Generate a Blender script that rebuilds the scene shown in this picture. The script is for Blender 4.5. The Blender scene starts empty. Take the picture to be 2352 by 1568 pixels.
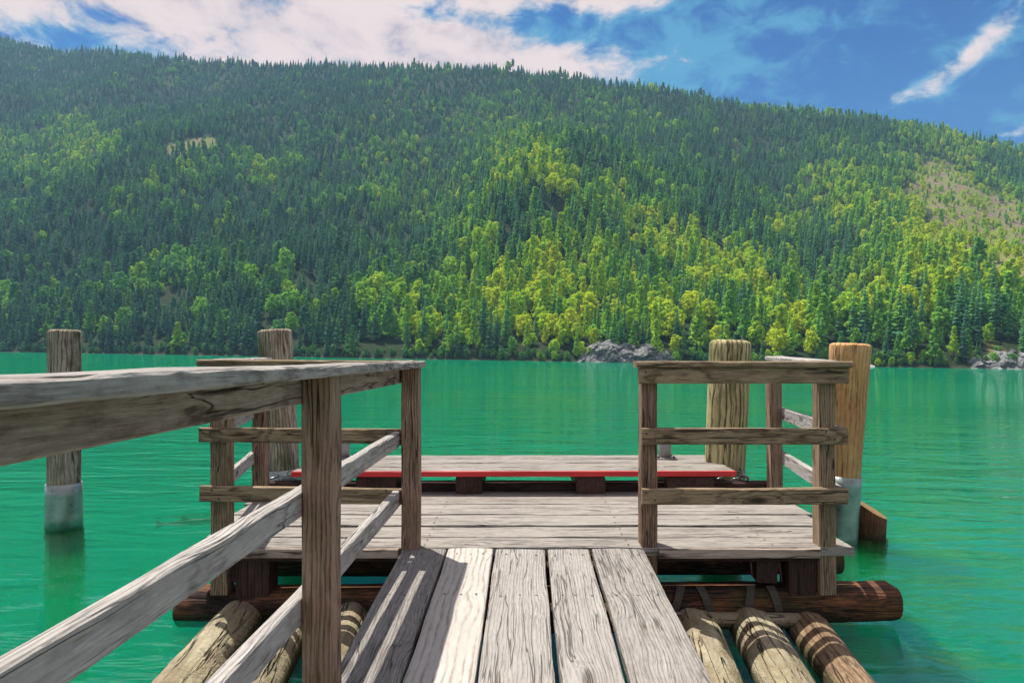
import bpy, bmesh, math, random
import numpy as np
from mathutils import Matrix, Vector

random.seed(7)
rng = np.random.default_rng(11)
sc = bpy.context.scene
C = sc.collection
RAD = math.radians

# ------------------------------------------------------------------ camera, light, exposure
F = 1550.0                      # focal length in pixels of a 2352 px wide frame
CAM_H = 1.45                    # camera height above the lake (m)
ROLL = RAD(0.888)               # the pontoon lists by this much; the camera stands on it
M_DOCK = Matrix.Translation((0, 0, CAM_H)) @ Matrix.Rotation(-ROLL, 4, 'Y')

cam_d = bpy.data.cameras.new('camera')
cam = bpy.data.objects.new('camera', cam_d)
C.objects.link(cam)
cam_d.sensor_width = 36.0
cam_d.lens = 36.0 * F / 2352.0
cam_d.shift_x = -32.0 / 2352.0
cam_d.shift_y = 36.0 / 2352.0
cam_d.clip_start = 0.05
cam_d.clip_end = 8000
cam.matrix_world = M_DOCK @ Matrix.Rotation(RAD(90), 4, 'X')
sc.camera = cam

SUN_EL, SUN_AZ = RAD(65.5), RAD(-38)        # azimuth measured from +Y towards +X
sun_d = bpy.data.lights.new('sun', 'SUN')
sun = bpy.data.objects.new('sun', sun_d)
C.objects.link(sun)
sun_d.energy = 3.6
sun_d.angle = RAD(0.55)
sun_d.color = (1.0, 0.955, 0.88)
sdir = Vector((math.sin(SUN_AZ) * math.cos(SUN_EL), math.cos(SUN_AZ) * math.cos(SUN_EL), math.sin(SUN_EL)))
sun.rotation_euler = sdir.to_track_quat('Z', 'Y').to_euler()
sun.location = (-20, 30, 60)

sc.view_settings.view_transform = 'Standard'
sc.view_settings.look = 'None'
sc.view_settings.exposure = 0.95
sc.view_settings.gamma = 1.0
sc.view_settings.use_curve_mapping = False
sc.render.engine = 'CYCLES'
sc.cycles.use_denoising = True
sc.cycles.max_bounces = 6
sc.cycles.diffuse_bounces = 3
sc.cycles.glossy_bounces = 3
sc.cycles.transmission_bounces = 4
sc.cycles.transparent_max_bounces = 8
sc.cycles.volume_bounces = 1
sc.cycles.caustics_reflective = False
sc.cycles.caustics_refractive = False
sc.cycles.sample_clamp_indirect = 6.0


# ------------------------------------------------------------------ node helpers
class G:
    """tiny expression builder over a node tree"""
    def __init__(self, nt):
        self.nt = nt
        self.n = nt.nodes
        self.l = nt.links

    def node(self, typ, **kw):
        nd = self.n.new(typ)
        for k, v in kw.items():
            setattr(nd, k, v)
        return nd

    def put(self, sock, v):
        if isinstance(v, (int, float)):
            sock.default_value = v
        elif isinstance(v, (tuple, list)):
            dv = tuple(v)
            if len(sock.default_value) == 4 and len(dv) == 3:
                dv = dv + (1.0,)
            sock.default_value = dv
        else:
            self.l.new(v, sock)

    def m(self, op, a, b=0.0, c=0.0, clamp=False):
        nd = self.node('ShaderNodeMath', operation=op, use_clamp=clamp)
        self.put(nd.inputs[0], a)
        self.put(nd.inputs[1], b)
        self.put(nd.inputs[2], c)
        return nd.outputs[0]

    def add(self, a, b): return self.m('ADD', a, b)
    def sub(self, a, b): return self.m('SUBTRACT', a, b)
    def mul(self, a, b): return self.m('MULTIPLY', a, b)

    def vm(self, op, a, b=(0, 0, 0)):
        nd = self.node('ShaderNodeVectorMath', operation=op)
        self.put(nd.inputs[0], a)
        self.put(nd.inputs[1], b)
        return nd.outputs[0]

    def sep(self, v):
        nd = self.node('ShaderNodeSeparateXYZ')
        self.put(nd.inputs[0], v)
        return nd.outputs

    def comb(self, x, y, z):
        nd = self.node('ShaderNodeCombineXYZ')
        for i, v in enumerate((x, y, z)):
            self.put(nd.inputs[i], v)
        return nd.outputs[0]

    def noise(self, v, scale=1.0, detail=4.0, rough=0.55, dist=0.0):
        nd = self.node('ShaderNodeTexNoise')
        self.put(nd.inputs['Vector'], v)
        nd.inputs['Scale'].default_value = scale
        nd.inputs['Detail'].default_value = detail
        nd.inputs['Roughness'].default_value = rough
        nd.inputs['Distortion'].default_value = dist
        return nd.outputs['Fac']

    def voro(self, v, scale=1.0, feature='F1'):
        nd = self.node('ShaderNodeTexVoronoi', feature=feature)
        self.put(nd.inputs['Vector'], v)
        nd.inputs['Scale'].default_value = scale
        return nd.outputs['Distance']

    def wave(self, v, scale, dist, detail=2.0, dscale=1.0, direction='Y'):
        nd = self.node('ShaderNodeTexWave', wave_type='BANDS', bands_direction=direction)
        self.put(nd.inputs['Vector'], v)
        nd.inputs['Scale'].default_value = scale
        nd.inputs['Distortion'].default_value = dist
        nd.inputs['Detail'].default_value = detail
        nd.inputs['Detail Scale'].default_value = dscale
        return nd.outputs['Fac']

    def rng(self, v, a, b, c=0.0, d=1.0, smooth=False):
        nd = self.node('ShaderNodeMapRange')
        nd.interpolation_type = 'SMOOTHSTEP' if smooth else 'LINEAR'
        self.put(nd.inputs[0], v)
        nd.inputs[1].default_value = a
        nd.inputs[2].default_value = b
        nd.inputs[3].default_value = c
        nd.inputs[4].default_value = d
        return nd.outputs[0]

    def mix(self, f, a, b, blend='MIX'):
        nd = self.node('ShaderNodeMix', data_type='RGBA', blend_type=blend)
        self.put(nd.inputs['Factor'], f)
        self.put(nd.inputs[6], a)
        self.put(nd.inputs[7], b)
        return nd.outputs[2]

    def ramp(self, f, stops):
        nd = self.node('ShaderNodeValToRGB')
        self.put(nd.inputs[0], f)
        e = nd.color_ramp.elements
        while len(e) < len(stops):
            e.new(0.5)
        for el, (p, col) in zip(e, stops):
            el.position = p
            el.color = tuple(col) + (1.0,) if len(col) == 3 else col
        return nd.outputs[0]

    def bump(self, h, strength=0.4, dist=0.01, normal=None):
        nd = self.node('ShaderNodeBump')
        self.put(nd.inputs['Height'], h)
        nd.inputs['Strength'].default_value = strength
        nd.inputs['Distance'].default_value = dist
        if normal is not None:
            self.l.new(normal, nd.inputs['Normal'])
        return nd.outputs[0]


def new_mat(name):
    m = bpy.data.materials.new(name)
    m.use_nodes = True
    m.node_tree.nodes.clear()
    g = G(m.node_tree)
    out = g.node('ShaderNodeOutputMaterial')
    return m, g, out


def principled(g, out, col, rough=0.8, spec=0.3, metal=0.0, normal=None):
    p = g.node('ShaderNodeBsdfPrincipled')
    g.put(p.inputs['Base Color'], col)
    g.put(p.inputs['Roughness'], rough)
    p.inputs['Specular IOR Level'].default_value = spec
    p.inputs['Metallic'].default_value = metal
    if normal is not None:
        g.l.new(normal, p.inputs['Normal'])
    g.l.new(p.outputs[0], out.inputs[0])
    return p


# ------------------------------------------------------------------ sky with clouds
def to_world(px, py):
    """direction (x, 1, z) in the world of a point of the 2352 px wide frame"""
    u, v = (px - 1208.0) / F, (820.0 - py) / F
    c, s = math.cos(ROLL), math.sin(ROLL)
    return u * c - v * s, u * s + v * c


world = bpy.data.worlds.new("World")
sc.world = world
world.use_nodes = True
world.node_tree.nodes.clear()
g = G(world.node_tree)
wout = g.node('ShaderNodeOutputWorld')
sky = g.node('ShaderNodeTexSky', sky_type='NISHITA')
sky.sun_disc = False
sky.sun_elevation = SUN_EL
sky.sun_rotation = SUN_AZ
sky.altitude = 900
sky.air_density = 1.0
sky.dust_density = 0.3
sky.ozone_density = 4.0
gen = g.node('ShaderNodeTexCoord').outputs['Generated']
sx, sy, sz = g.sep(gen)
az = g.m('ARCTAN2', sx, sy)
el = g.m('ARCSINE', g.m('MAXIMUM', g.m('MINIMUM', sz, 1.0), -1.0))


def azel(px, py):
    a, b = to_world(px, py)
    return math.atan2(a, 1.0), math.atan2(b, math.hypot(a, 1.0))


def blob(px, py, rx, ry, amp, rot=0.0, power=2.0):
    a0, e0 = azel(px, py)
    c, s = math.cos(RAD(rot)), math.sin(RAD(rot))
    da, de = g.sub(az, a0), g.sub(el, e0)
    p = g.mul(g.add(g.mul(da, c), g.mul(de, s)), F / rx)
    q = g.mul(g.sub(g.mul(de, c), g.mul(da, s)), F / ry)
    r2 = g.add(g.mul(p, p), g.mul(q, q))
    return g.mul(g.m('EXPONENT', g.mul(r2, -1.0)), amp)


cv = g.comb(g.mul(az, 2.2), g.mul(el, 3.6), 0.3)
n1 = g.noise(cv, 3.4, 10, 0.66, 0.25)
n2 = g.noise(g.comb(g.mul(az, 1.0), g.mul(el, 1.7), 3.7), 13.0, 8, 0.62, 0.5)
cover = g.mul(g.sub(n1, 0.5), 3.4)
for b in ((560, 30, 600, 130, 1.05), (1080, 105, 190, 60, 0.75), (1310, 135, 90, 45, 0.55), (1350, 5, 260, 32, 0.6),
          (1560, 148, 75, 26, 0.5), (1440, 140, 60, 22, 0.35), (160, 88, 100, 22, -0.62), (60, 50, 130, 40, 0.10), (0, 20, 120, 40, 0.25),
          (990, 25, 70, 28, -0.65), (1200, 50, 110, 35, -0.42), (1320, 80, 120, 40, -0.6),
          (2000, 60, 330, 170, -0.75), (2200, 250, 260, 120, -0.6), (1700, 120, 190, 90, -0.22), (700, -250, 700, 160, 0.3),
          (2070, 222, 95, 28, 1.05, 24), (2205, 150, 110, 28, 1.0, 40), (2310, 70, 70, 50, 0.4, 40), (2330, 305, 60, 12, 0.7)):
    cover = g.add(cover, blob(*b))
cover = g.add(cover, g.m('MAXIMUM', g.rng(el, 0.62, 0.95, 0.0, 0.75, True), g.rng(g.m('ABSOLUTE', az), 0.85, 1.5, 0.0, 0.45, True)))  # unseen cloud overhead and to the sides, added to fill the shade
cloud = g.rng(g.add(cover, g.mul(g.sub(n2, 0.5), 2.1)), -0.02, 0.9, 0.0, 1.0, True)
veil = g.rng(g.add(g.add(n2, g.mul(cover, 0.16)), blob(1600, 110, 330, 150, 0.16)), 0.42, 0.66, 0.0, 0.75, True)
shade = g.rng(g.add(g.mul(n1, 1.2), g.mul(n2, 0.9)), 0.72, 1.2, 0.0, 1.0, True)
skycol = g.mix(1.0, sky.outputs[0], (0.06, 0.37, 0.72), 'MULTIPLY')
low = g.rng(el, 0.05, 0.42, 1.0, 0.0)
skycol = g.mix(g.mul(low, 0.55), skycol, (0.36, 2.1, 3.8))
c_veil = g.mix(veil, skycol, (0.75, 3.1, 4.7))
c_cloud = g.mix(shade, (4.3, 3.6, 3.9), (7.1, 5.75, 5.4))
col = g.mix(cloud, c_veil, c_cloud)
bg = g.node('ShaderNodeBackground')
bg.inputs[1].default_value = 0.068
g.l.new(col, bg.inputs[0])
g.l.new(bg.outputs[0], wout.inputs[0])


# ------------------------------------------------------------------ materials
def wood(name, light, mid, dark, grain=1.0, rough=0.82, bump=0.75, rings=0.5, patch=0.5, knots=0.6, crack=0.6, stain=None, stain_amt=0.0, wet=0.0):
    """weathered timber; local X runs along the grain"""
    m, g, out = new_mat(name)
    tc = g.node('ShaderNodeTexCoord').outputs['Object']
    rnd = g.node('ShaderNodeObjectInfo').outputs['Random']
    x, y, z = g.sep(tc)
    off = g.mul(rnd, 37.0)
    xo, yo, zo = g.add(x, off), g.add(y, g.mul(off, 0.37)), g.add(z, g.mul(off, 0.71))
    warp = g.sub(g.noise(g.comb(g.mul(xo, 1.1), g.mul(yo, 3.0), g.mul(zo, 3.0)), 1.6, 2), 0.5)
    kn = g.voro(g.comb(g.mul(xo, 1.5), g.mul(yo, 4.5), g.mul(zo, 4.5)), 1.0)
    kpull = g.rng(kn, 0.0, 0.40, 1.0, 0.0, True)
    yw = g.add(g.add(yo, g.mul(warp, 0.05)), g.mul(kpull, 0.03))
    zw = g.add(g.add(zo, g.mul(warp, 0.03)), g.mul(kpull, 0.02))
    fine = g.noise(g.comb(g.mul(xo, 9.0), g.mul(yw, 190 * grain), g.mul(zw, 190 * grain)), 1.0, 4, 0.6)
    med = g.noise(g.comb(g.mul(xo, 2.2), g.mul(yw, 62 * grain), g.mul(zw, 62 * grain)), 1.0, 5, 0.68)
    ring = g.wave(g.comb(g.mul(xo, 0.22), yw, zw), 24 * grain, 4.0, 3.0, 1.6)
    pat = g.noise(g.comb(g.mul(xo, 2.4), g.mul(yo, 7), g.mul(zo, 7)), 1.0, 6, 0.68)
    speck = g.noise(g.comb(g.mul(xo, 22), g.mul(yo, 60), g.mul(zo, 60)), 1.0, 3, 0.7)
    f = g.add(g.mul(g.sub(fine, 0.5), 0.9), g.mul(g.sub(med, 0.5), 0.8))
    late = g.m('POWER', ring, 3.0)
    lmod = g.rng(g.noise(g.comb(g.mul(xo, 1.7), g.mul(yo, 9), g.mul(zo, 9)), 1.0, 3), 0.35, 0.65, 0.25, 1.0)
    f = g.sub(f, g.mul(g.mul(g.sub(late, 0.3), lmod), rings * 0.62))
    f = g.add(f, g.mul(g.sub(pat, 0.5), patch * 1.35))
    f = g.add(f, g.mul(g.sub(speck, 0.5), 0.7))
    f = g.add(g.add(f, 0.5), g.mul(g.sub(rnd, 0.5), 0.22))
    base = g.ramp(f, ((0.0, dark), (0.45, mid), (1.0, light)))
    ck = g.noise(g.comb(g.mul(xo, 0.7), g.mul(yw, 26 * grain), g.mul(zw, 26 * grain)), 1.0, 3, 0.5)
    line = g.rng(g.m('ABSOLUTE', g.sub(ck, 0.5)), 0.0, 0.020, 1.0, 0.0, True)
    cmask = g.mul(line, g.rng(g.noise(g.comb(g.mul(xo, 1.3), g.mul(yo, 5), g.mul(zo, 5)), 1.0, 2), 0.40, 0.52))
    ck2 = g.noise(g.comb(g.mul(xo, 1.6), g.mul(yw, 75 * grain), g.mul(zw, 75 * grain)), 1.0, 2, 0.5)
    line2 = g.mul(g.rng(g.m('ABSOLUTE', g.sub(ck2, 0.5)), 0.0, 0.03, 0.6, 0.0, True), g.rng(pat, 0.50, 0.64))
    cmask = g.m('MAXIMUM', cmask, line2)
    base = g.mix(g.mul(cmask, crack), base, tuple(c * 0.30 for c in dark))
    kcore = g.rng(kn, 0.05, 0.13, 1.0, 0.0, True)
    base = g.mix(g.mul(kcore, knots), base, tuple(c * 0.55 for c in dark))
    if stain:
        s = g.rng(g.noise(g.comb(g.mul(xo, 1.2), g.mul(yo, 2.2), g.mul(zo, 2.2)), 1.7, 5, 0.62), 0.46, 0.66, 0.0, stain_amt, True)
        base = g.mix(s, base, stain)
    if wet:
        wz = g.sep(g.node('ShaderNodeNewGeometry').outputs['Position'])[2]
        wn = g.noise(g.vm('MULTIPLY', tc, (9, 9, 9)), 1.0, 4, 0.65)
        wm = g.rng(g.add(wz, g.mul(g.sub(wn, 0.5), 0.10)), 0.015, 0.075, 1.0, 0.0, True)
        base = g.mix(g.mul(wm, wet), base, (0.035, 0.038, 0.014))
    h = g.sub(g.add(g.sub(g.add(g.mul(fine, 0.7), g.mul(med, 0.8)), g.mul(late, 0.6)), 0.0), g.mul(cmask, 1.5))
    nrm = g.bump(h, bump, 0.006)
    principled(g, out, base, rough, 0.25, 0.0, nrm)
    return m


M = {}
M['deck'] = wood('weathered_deck_wood', (0.48, 0.44, 0.395), (0.335, 0.30, 0.265), (0.14, 0.115, 0.095), 1.0, patch=0.9, crack=0.9)
M['gang'] = wood('weathered_plank_wood', (0.44, 0.41, 0.375), (0.325, 0.298, 0.268), (0.17, 0.147, 0.126), 1.0, patch=0.85, rings=0.25, crack=0.75)
M['gang_shaded'] = wood('shaded_weathered_plank_wood', (0.40, 0.37, 0.335), (0.225, 0.205, 0.185), (0.085, 0.075, 0.066), 1.0, patch=0.6, rings=0.3, crack=0.9)  # copy of the plank wood darkened for railing shade on the leftmost plank
M['gang_new'] = wood('newer_pale_plank_wood', (0.54, 0.50, 0.455), (0.445, 0.405, 0.36), (0.27, 0.225, 0.175), 0.45, patch=0.2, rings=1.3, crack=0.1, knots=0.9, bump=0.25)
M['rail'] = wood('silver_grey_rail_wood', (0.54, 0.505, 0.465), (0.36, 0.33, 0.30), (0.13, 0.112, 0.097), 1.0, patch=0.9, rings=0.7, crack=0.95)
M['board'] = wood('brown_grey_board_wood', (0.54, 0.44, 0.36), (0.33, 0.25, 0.195), (0.11, 0.075, 0.055), 0.6, rings=1.6, patch=0.7, crack=0.9)
M['post'] = wood('brown_post_wood', (0.46, 0.31, 0.215), (0.27, 0.168, 0.112), (0.09, 0.052, 0.033), 0.9, rings=0.9, patch=1.0, crack=0.95)
M['olive'] = wood('olive_brown_rail_wood', (0.50, 0.37, 0.235), (0.29, 0.205, 0.125), (0.095, 0.064, 0.04), 1.0, rings=0.9, patch=1.0, knots=0.95, crack=0.95)
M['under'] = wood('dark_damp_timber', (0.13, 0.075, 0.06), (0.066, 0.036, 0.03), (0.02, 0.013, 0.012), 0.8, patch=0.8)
M['bark'] = wood('wet_red_brown_log_wood', (0.30, 0.12, 0.05), (0.062, 0.033, 0.022), (0.013, 0.01, 0.008), 0.55, rough=0.85, bump=1.0, patch=2.0, rings=0.3, stain=(0.055, 0.055, 0.016), stain_amt=0.75, wet=0.6)
m, g, out = new_mat('sediment_coated_log')
tc = g.node('ShaderNodeTexCoord').outputs['Object']
rnd = g.node('ShaderNodeObjectInfo').outputs['Random']
p_ = g.vm('ADD', tc, g.comb(g.mul(rnd, 31.0), g.mul(rnd, 17.0), 0.0))
a_ = g.noise(g.vm('MULTIPLY', p_, (0.7, 1, 1)), 5.0, 6, 0.65, 0.4)
b_ = g.noise(p_, 38.0, 4, 0.7)
c_ = g.noise(p_, 150.0, 2, 0.6)
base = g.ramp(g.add(g.mul(a_, 0.75), g.mul(b_, 0.35)), ((0.30, (0.085, 0.065, 0.038)), (0.44, (0.26, 0.215, 0.135)), (0.56, (0.42, 0.365, 0.245)), (0.72, (0.54, 0.48, 0.34))))
gy = g.rng(g.noise(p_, 6.5, 5, 0.68, 0.6), 0.52, 0.66, 0.0, 0.45, True)
base = g.mix(gy, base, (0.30, 0.27, 0.10))
pk = g.rng(g.noise(p_, 3.1, 4, 0.6, 0.8), 0.56, 0.66, 0.0, 0.55, True)
base = g.mix(pk, base, (0.40, 0.27, 0.20))
base = g.mix(g.rng(b_, 0.55, 0.68, 0.0, 0.7), base, (0.10, 0.08, 0.042))
wz = g.sep(g.node('ShaderNodeNewGeometry').outputs['Position'])[2]
wm = g.rng(g.add(wz, g.mul(g.sub(b_, 0.5), 0.10)), 0.02, 0.07, 0.9, 0.0, True)
base = g.mix(wm, base, (0.045, 0.048, 0.016))
lx, ly, lz = g.sep(p_)
fib = g.noise(g.comb(g.mul(lx, 2.0), g.mul(ly, 34), g.mul(lz, 34)), 1.0, 4, 0.6)
ckn = g.noise(g.comb(g.mul(lx, 0.9), g.mul(ly, 14), g.mul(lz, 14)), 1.0, 3, 0.5)
ckl = g.mul(g.rng(g.m('ABSOLUTE', g.sub(ckn, 0.5)), 0.0, 0.022, 1.0, 0.0, True), g.rng(a_, 0.42, 0.55))
base = g.mix(g.rng(fib, 0.35, 0.60, 0.45, 0.0), base, (0.17, 0.13, 0.075))
base = g.mix(g.mul(ckl, 0.85), base, (0.03, 0.022, 0.014))
hh_ = g.add(g.add(g.mul(a_, 1.2), g.mul(b_, 0.9)), g.mul(c_, 0.4))
principled(g, out, base, 0.95, 0.15, 0.0, g.bump(g.sub(hh_, g.mul(ckl, 2.0)), 1.0, 0.016))
M['logpale'] = m
M['logbrown'] = wood('bark_patched_log', (0.52, 0.40, 0.24), (0.25, 0.165, 0.095), (0.085, 0.05, 0.03), 0.5, rough=0.85, bump=0.9, patch=1.1, rings=0.3, wet=0.85)
M['pile_grey'] = wood('grey_green_pile_wood', (0.60, 0.51, 0.40), (0.33, 0.255, 0.18), (0.085, 0.06, 0.038), 0.55, patch=1.5, rings=1.0, crack=1.0, stain=(0.13, 0.14, 0.06), stain_amt=0.75, wet=0.85)
M['pile_olive'] = wood('olive_pile_wood', (0.64, 0.55, 0.29), (0.40, 0.33, 0.16), (0.10, 0.09, 0.04), 0.35, patch=1.3, rings=1.8, crack=1.0, stain=(0.16, 0.16, 0.065), stain_amt=0.75, wet=0.85)
M['pile_orange'] = wood('fresh_orange_pile_wood', (0.82, 0.52, 0.24), (0.66, 0.355, 0.14), (0.24, 0.10, 0.04), 0.38, patch=1.0, rings=0.9, crack=1.0, stain=(0.56, 0.22, 0.11), stain_amt=0.65, wet=0.85)
M['stub'] = wood('rusty_brown_stump_wood', (0.26, 0.11, 0.05), (0.11, 0.045, 0.024), (0.025, 0.016, 0.01), 0.6, patch=1.3, stain=(0.045, 0.055, 0.02), stain_amt=0.6, wet=0.85)
M['stubtop'] = wood('pale_cut_end_wood', (0.42, 0.27, 0.12), (0.28, 0.165, 0.075), (0.11, 0.06, 0.03), 1.0)
M['algae'] = wood('algae_covered_wood', (0.16, 0.17, 0.05), (0.085, 0.10, 0.03), (0.03, 0.04, 0.014), 0.3, bump=1.0, patch=1.3)


def metal(name, a, b, rough=0.45, met=0.75):
    m, g, out = new_mat(name)
    tc = g.node('ShaderNodeTexCoord').outputs['Object']
    n = g.noise(tc, 9, 6, 0.65)
    n2 = g.noise(tc, 45, 3, 0.6)
    f = g.add(g.mul(n, 1.3), g.sub(g.mul(n2, 0.5), 0.4))
    base = g.mix(f, a, b)
    principled(g, out, base, g.rng(n, 0.3, 0.7, rough - 0.1, rough + 0.18), 0.5, met, g.bump(n2, 0.15, 0.004))
    return m


M['zinc'] = metal('galvanised_sleeve_metal', (0.14, 0.18, 0.155), (0.46, 0.51, 0.475), 0.34, 0.6)
M['steel'] = metal('dull_grey_bollard_steel', (0.22, 0.21, 0.21), (0.36, 0.34, 0.34), 0.5, 0.4)
M['rust'] = metal('weathered_strap_iron', (0.035, 0.03, 0.022), (0.11, 0.095, 0.07), 0.7, 0.2)
M['chain'] = metal('chain_steel', (0.16, 0.15, 0.15), (0.48, 0.47, 0.47), 0.4, 0.8)

m, g, out = new_mat('red_edge_paint')
tc = g.node('ShaderNodeTexCoord').outputs['Object']
n = g.noise(g.vm('MULTIPLY', tc, (2, 14, 14)), 2.0, 5, 0.65)
base = g.mix(g.rng(n, 0.35, 0.7), (0.66, 0.035, 0.04), (0.50, 0.02, 0.028))
principled(g, out, base, 0.5, 0.4, 0.0, g.bump(n, 0.2, 0.003))
M['red'] = m

# leaves: tint 0 = dark blue-green needles, 1 = yellow-green broadleaf; also carries painted sun and shade
m, g, out = new_mat('leaf_and_needle')
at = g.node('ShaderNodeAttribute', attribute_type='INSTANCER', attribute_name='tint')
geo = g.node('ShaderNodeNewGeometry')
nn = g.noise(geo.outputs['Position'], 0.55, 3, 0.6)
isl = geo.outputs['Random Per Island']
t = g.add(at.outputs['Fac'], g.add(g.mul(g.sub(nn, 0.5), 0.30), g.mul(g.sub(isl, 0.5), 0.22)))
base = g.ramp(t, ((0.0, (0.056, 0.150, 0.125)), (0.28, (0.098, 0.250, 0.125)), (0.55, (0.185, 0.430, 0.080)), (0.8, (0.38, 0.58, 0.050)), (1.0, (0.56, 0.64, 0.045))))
d1 = g.node('ShaderNodeBsdfDiffuse')
d2 = g.node('ShaderNodeBsdfTranslucent')
g.put(d1.inputs[0], base)
g.put(d2.inputs[0], g.mix(1.0, base, (1.35, 1.30, 0.75), 'MULTIPLY'))
ms = g.node('ShaderNodeMixShader')
ms.inputs[0].default_value = 0.34
g.l.new(d1.outputs[0], ms.inputs[1])
g.l.new(d2.outputs[0], ms.inputs[2])
g.l.new(ms.outputs[0], out.inputs[0])
M['leaf'] = m

m, g, out = new_mat('tree_bark')
tc = g.node('ShaderNodeTexCoord').outputs['Object']
n = g.noise(g.vm('MULTIPLY', tc, (30, 30, 8)), 3.0, 4)
principled(g, out, g.mix(n, (0.07, 0.055, 0.045), (0.22, 0.19, 0.165)), 0.9)
M['bark_tree'] = m

# hillside ground
m, g, out = new_mat('hillside_ground')
pos = g.node('ShaderNodeNewGeometry').outputs['Position']
scree = g.node('ShaderNodeAttribute', attribute_name='scree').outputs['Fac']
n = g.noise(pos, 0.09, 7, 0.65)
n2 = g.noise(pos, 0.5, 4, 0.6)
forest = g.mix(n2, (0.012, 0.021, 0.010), (0.034, 0.052, 0.018))
rocky = g.mix(g.rng(n2, 0.3, 0.7), (0.11, 0.075, 0.055), (0.31, 0.22, 0.165))
grass = g.mix(n2, (0.08, 0.12, 0.02), (0.25, 0.27, 0.05))
bare = g.mix(g.rng(g.noise(pos, 0.075, 6, 0.72), 0.46, 0.58, 0, 1, True), grass, rocky)
base = g.mix(g.rng(g.add(scree, g.mul(g.sub(n, 0.5), 0.5)), 0.35, 0.65, 0, 1, True), forest, bare)
pz = g.sep(pos)[2]
shore = g.rng(g.add(pz, g.mul(g.sub(n2, 0.5), 2.0)), 0.2, 1.2, 1.0, 0.0, True)
base = g.mix(g.mul(shore, 0.4), base, (0.09, 0.075, 0.055))
principled(g, out, base, 0.95, 0.1, 0.0, g.bump(n2, 0.6, 1.0))
M['hill'] = m

m, g, out = new_mat('pale_limestone')
pos = g.node('ShaderNodeNewGeometry').outputs['Position']
n = g.noise(pos, 0.35, 8, 0.7, 0.6)
cr = g.voro(g.vm('MULTIPLY', pos, (1, 1, 0.7)), 0.45, 'DISTANCE_TO_EDGE')
base = g.ramp(n, ((0.3, (0.05, 0.05, 0.05)), (0.5, (0.22, 0.218, 0.215)), (0.72, (0.42, 0.415, 0.405))))
base = g.mix(g.rng(cr, 0.0, 0.09, 0.8, 0.0), base, (0.055, 0.06, 0.05))
base = g.mix(g.rng(g.noise(pos, 0.22, 5, 0.6), 0.56, 0.66), base, (0.05, 0.075, 0.025))
principled(g, out, base, 0.9, 0.2, 0.0, g.bump(n, 0.8, 0.6))
M['rock'] = m

m, g, out = new_mat('pale_gravel')
pos = g.node('ShaderNodeNewGeometry').outputs['Position']
n = g.noise(pos, 1.2, 6, 0.7)
principled(g, out, g.mix(n, (0.30, 0.27, 0.24), (0.60, 0.55, 0.50)), 0.9)
M['gravel'] = m

# lake: clear green water, a rippled surface over a scattering volume
m, g, out = new_mat('emerald_lake_water')
pos = g.node('ShaderNodeNewGeometry').outputs['Position']
px_, py_, pz_ = g.sep(pos)
dist = g.m('SQRT', g.add(g.mul(px_, px_), g.mul(py_, py_)))
w1 = g.noise(g.comb(g.mul(px_, 1.1), g.mul(py_, 3.8), 0.0), 1.0, 3, 0.5, 0.6)
w2 = g.noise(g.comb(g.mul(px_, 3.5), g.mul(py_, 11.0), 2.0), 1.0, 2, 0.5, 0.4)
w3 = g.noise(g.comb(g.mul(px_, 0.5), g.mul(py_, 1.25), 5.0), 1.0, 3, 0.55, 0.5)
calm = g.rng(g.noise(g.comb(g.mul(px_, 0.010), g.mul(py_, 0.06), 9.0), 1.0, 3, 0.5), 0.40, 0.60, 0.30, 1.35)
h = g.mul(g.add(g.add(g.mul(w1, 0.024), g.mul(w2, 0.005)), g.mul(w3, 0.065)), g.mul(calm, g.rng(dist, 30.0, 140.0, 1.0, 0.30)))
nrm = g.bump(h, 1.0, 1.0)
gl = g.node('ShaderNodeBsdfGlossy')
gl.inputs['Roughness'].default_value = 0.015
gl.inputs['Color'].default_value = (0.82, 1.0, 0.95, 1)
g.l.new(nrm, gl.inputs['Normal'])
rf = g.node('ShaderNodeBsdfRefraction')
rf.inputs['IOR'].default_value = 1.33
rf.inputs['Roughness'].default_value = 0.0
g.l.new(nrm, rf.inputs['Normal'])
tr = g.node('ShaderNodeBsdfTransparent')
inner = g.node('ShaderNodeMixShader')
inner.inputs[0].default_value = 0.45
g.l.new(tr.outputs[0], inner.inputs[1])
g.l.new(rf.outputs[0], inner.inputs[2])
fr = g.node('ShaderNodeFresnel')
fr.inputs['IOR'].default_value = 1.33
g.l.new(nrm, fr.inputs['Normal'])
surf = g.node('ShaderNodeMixShader')
g.put(surf.inputs[0], g.m('MINIMUM', g.mul(fr.outputs[0], 0.98), 0.55))
g.l.new(inner.outputs[0], surf.inputs[1])
g.l.new(gl.outputs[0], surf.inputs[2])
g.l.new(surf.outputs[0], out.inputs[0])
vs_ = g.node('ShaderNodeVolumeScatter')
vs_.inputs['Color'].default_value = (0.001, 0.92, 0.23, 1)
vs_.inputs['Density'].default_value = 0.95
vs_.inputs['Anisotropy'].default_value = 0.0
va_ = g.node('ShaderNodeVolumeAbsorption')
va_.inputs['Color'].default_value = (0.03, 0.72, 0.58, 1)
va_.inputs['Density'].default_value = 0.6
vadd = g.node('ShaderNodeAddShader')
g.l.new(vs_.outputs[0], vadd.inputs[0])
g.l.new(va_.outputs[0], vadd.inputs[1])
g.l.new(vadd.outputs[0], out.inputs['Volume'])
M['water'] = m

m, g, out = new_mat('lake_bed_silt')
pos = g.node('ShaderNodeNewGeometry').outputs['Position']
n = g.noise(pos, 0.6, 6, 0.6)
principled(g, out, g.mix(n, (0.30, 0.46, 0.14), (0.52, 0.62, 0.24)), 0.95, 0.1)
M['bed'] = m

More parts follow.
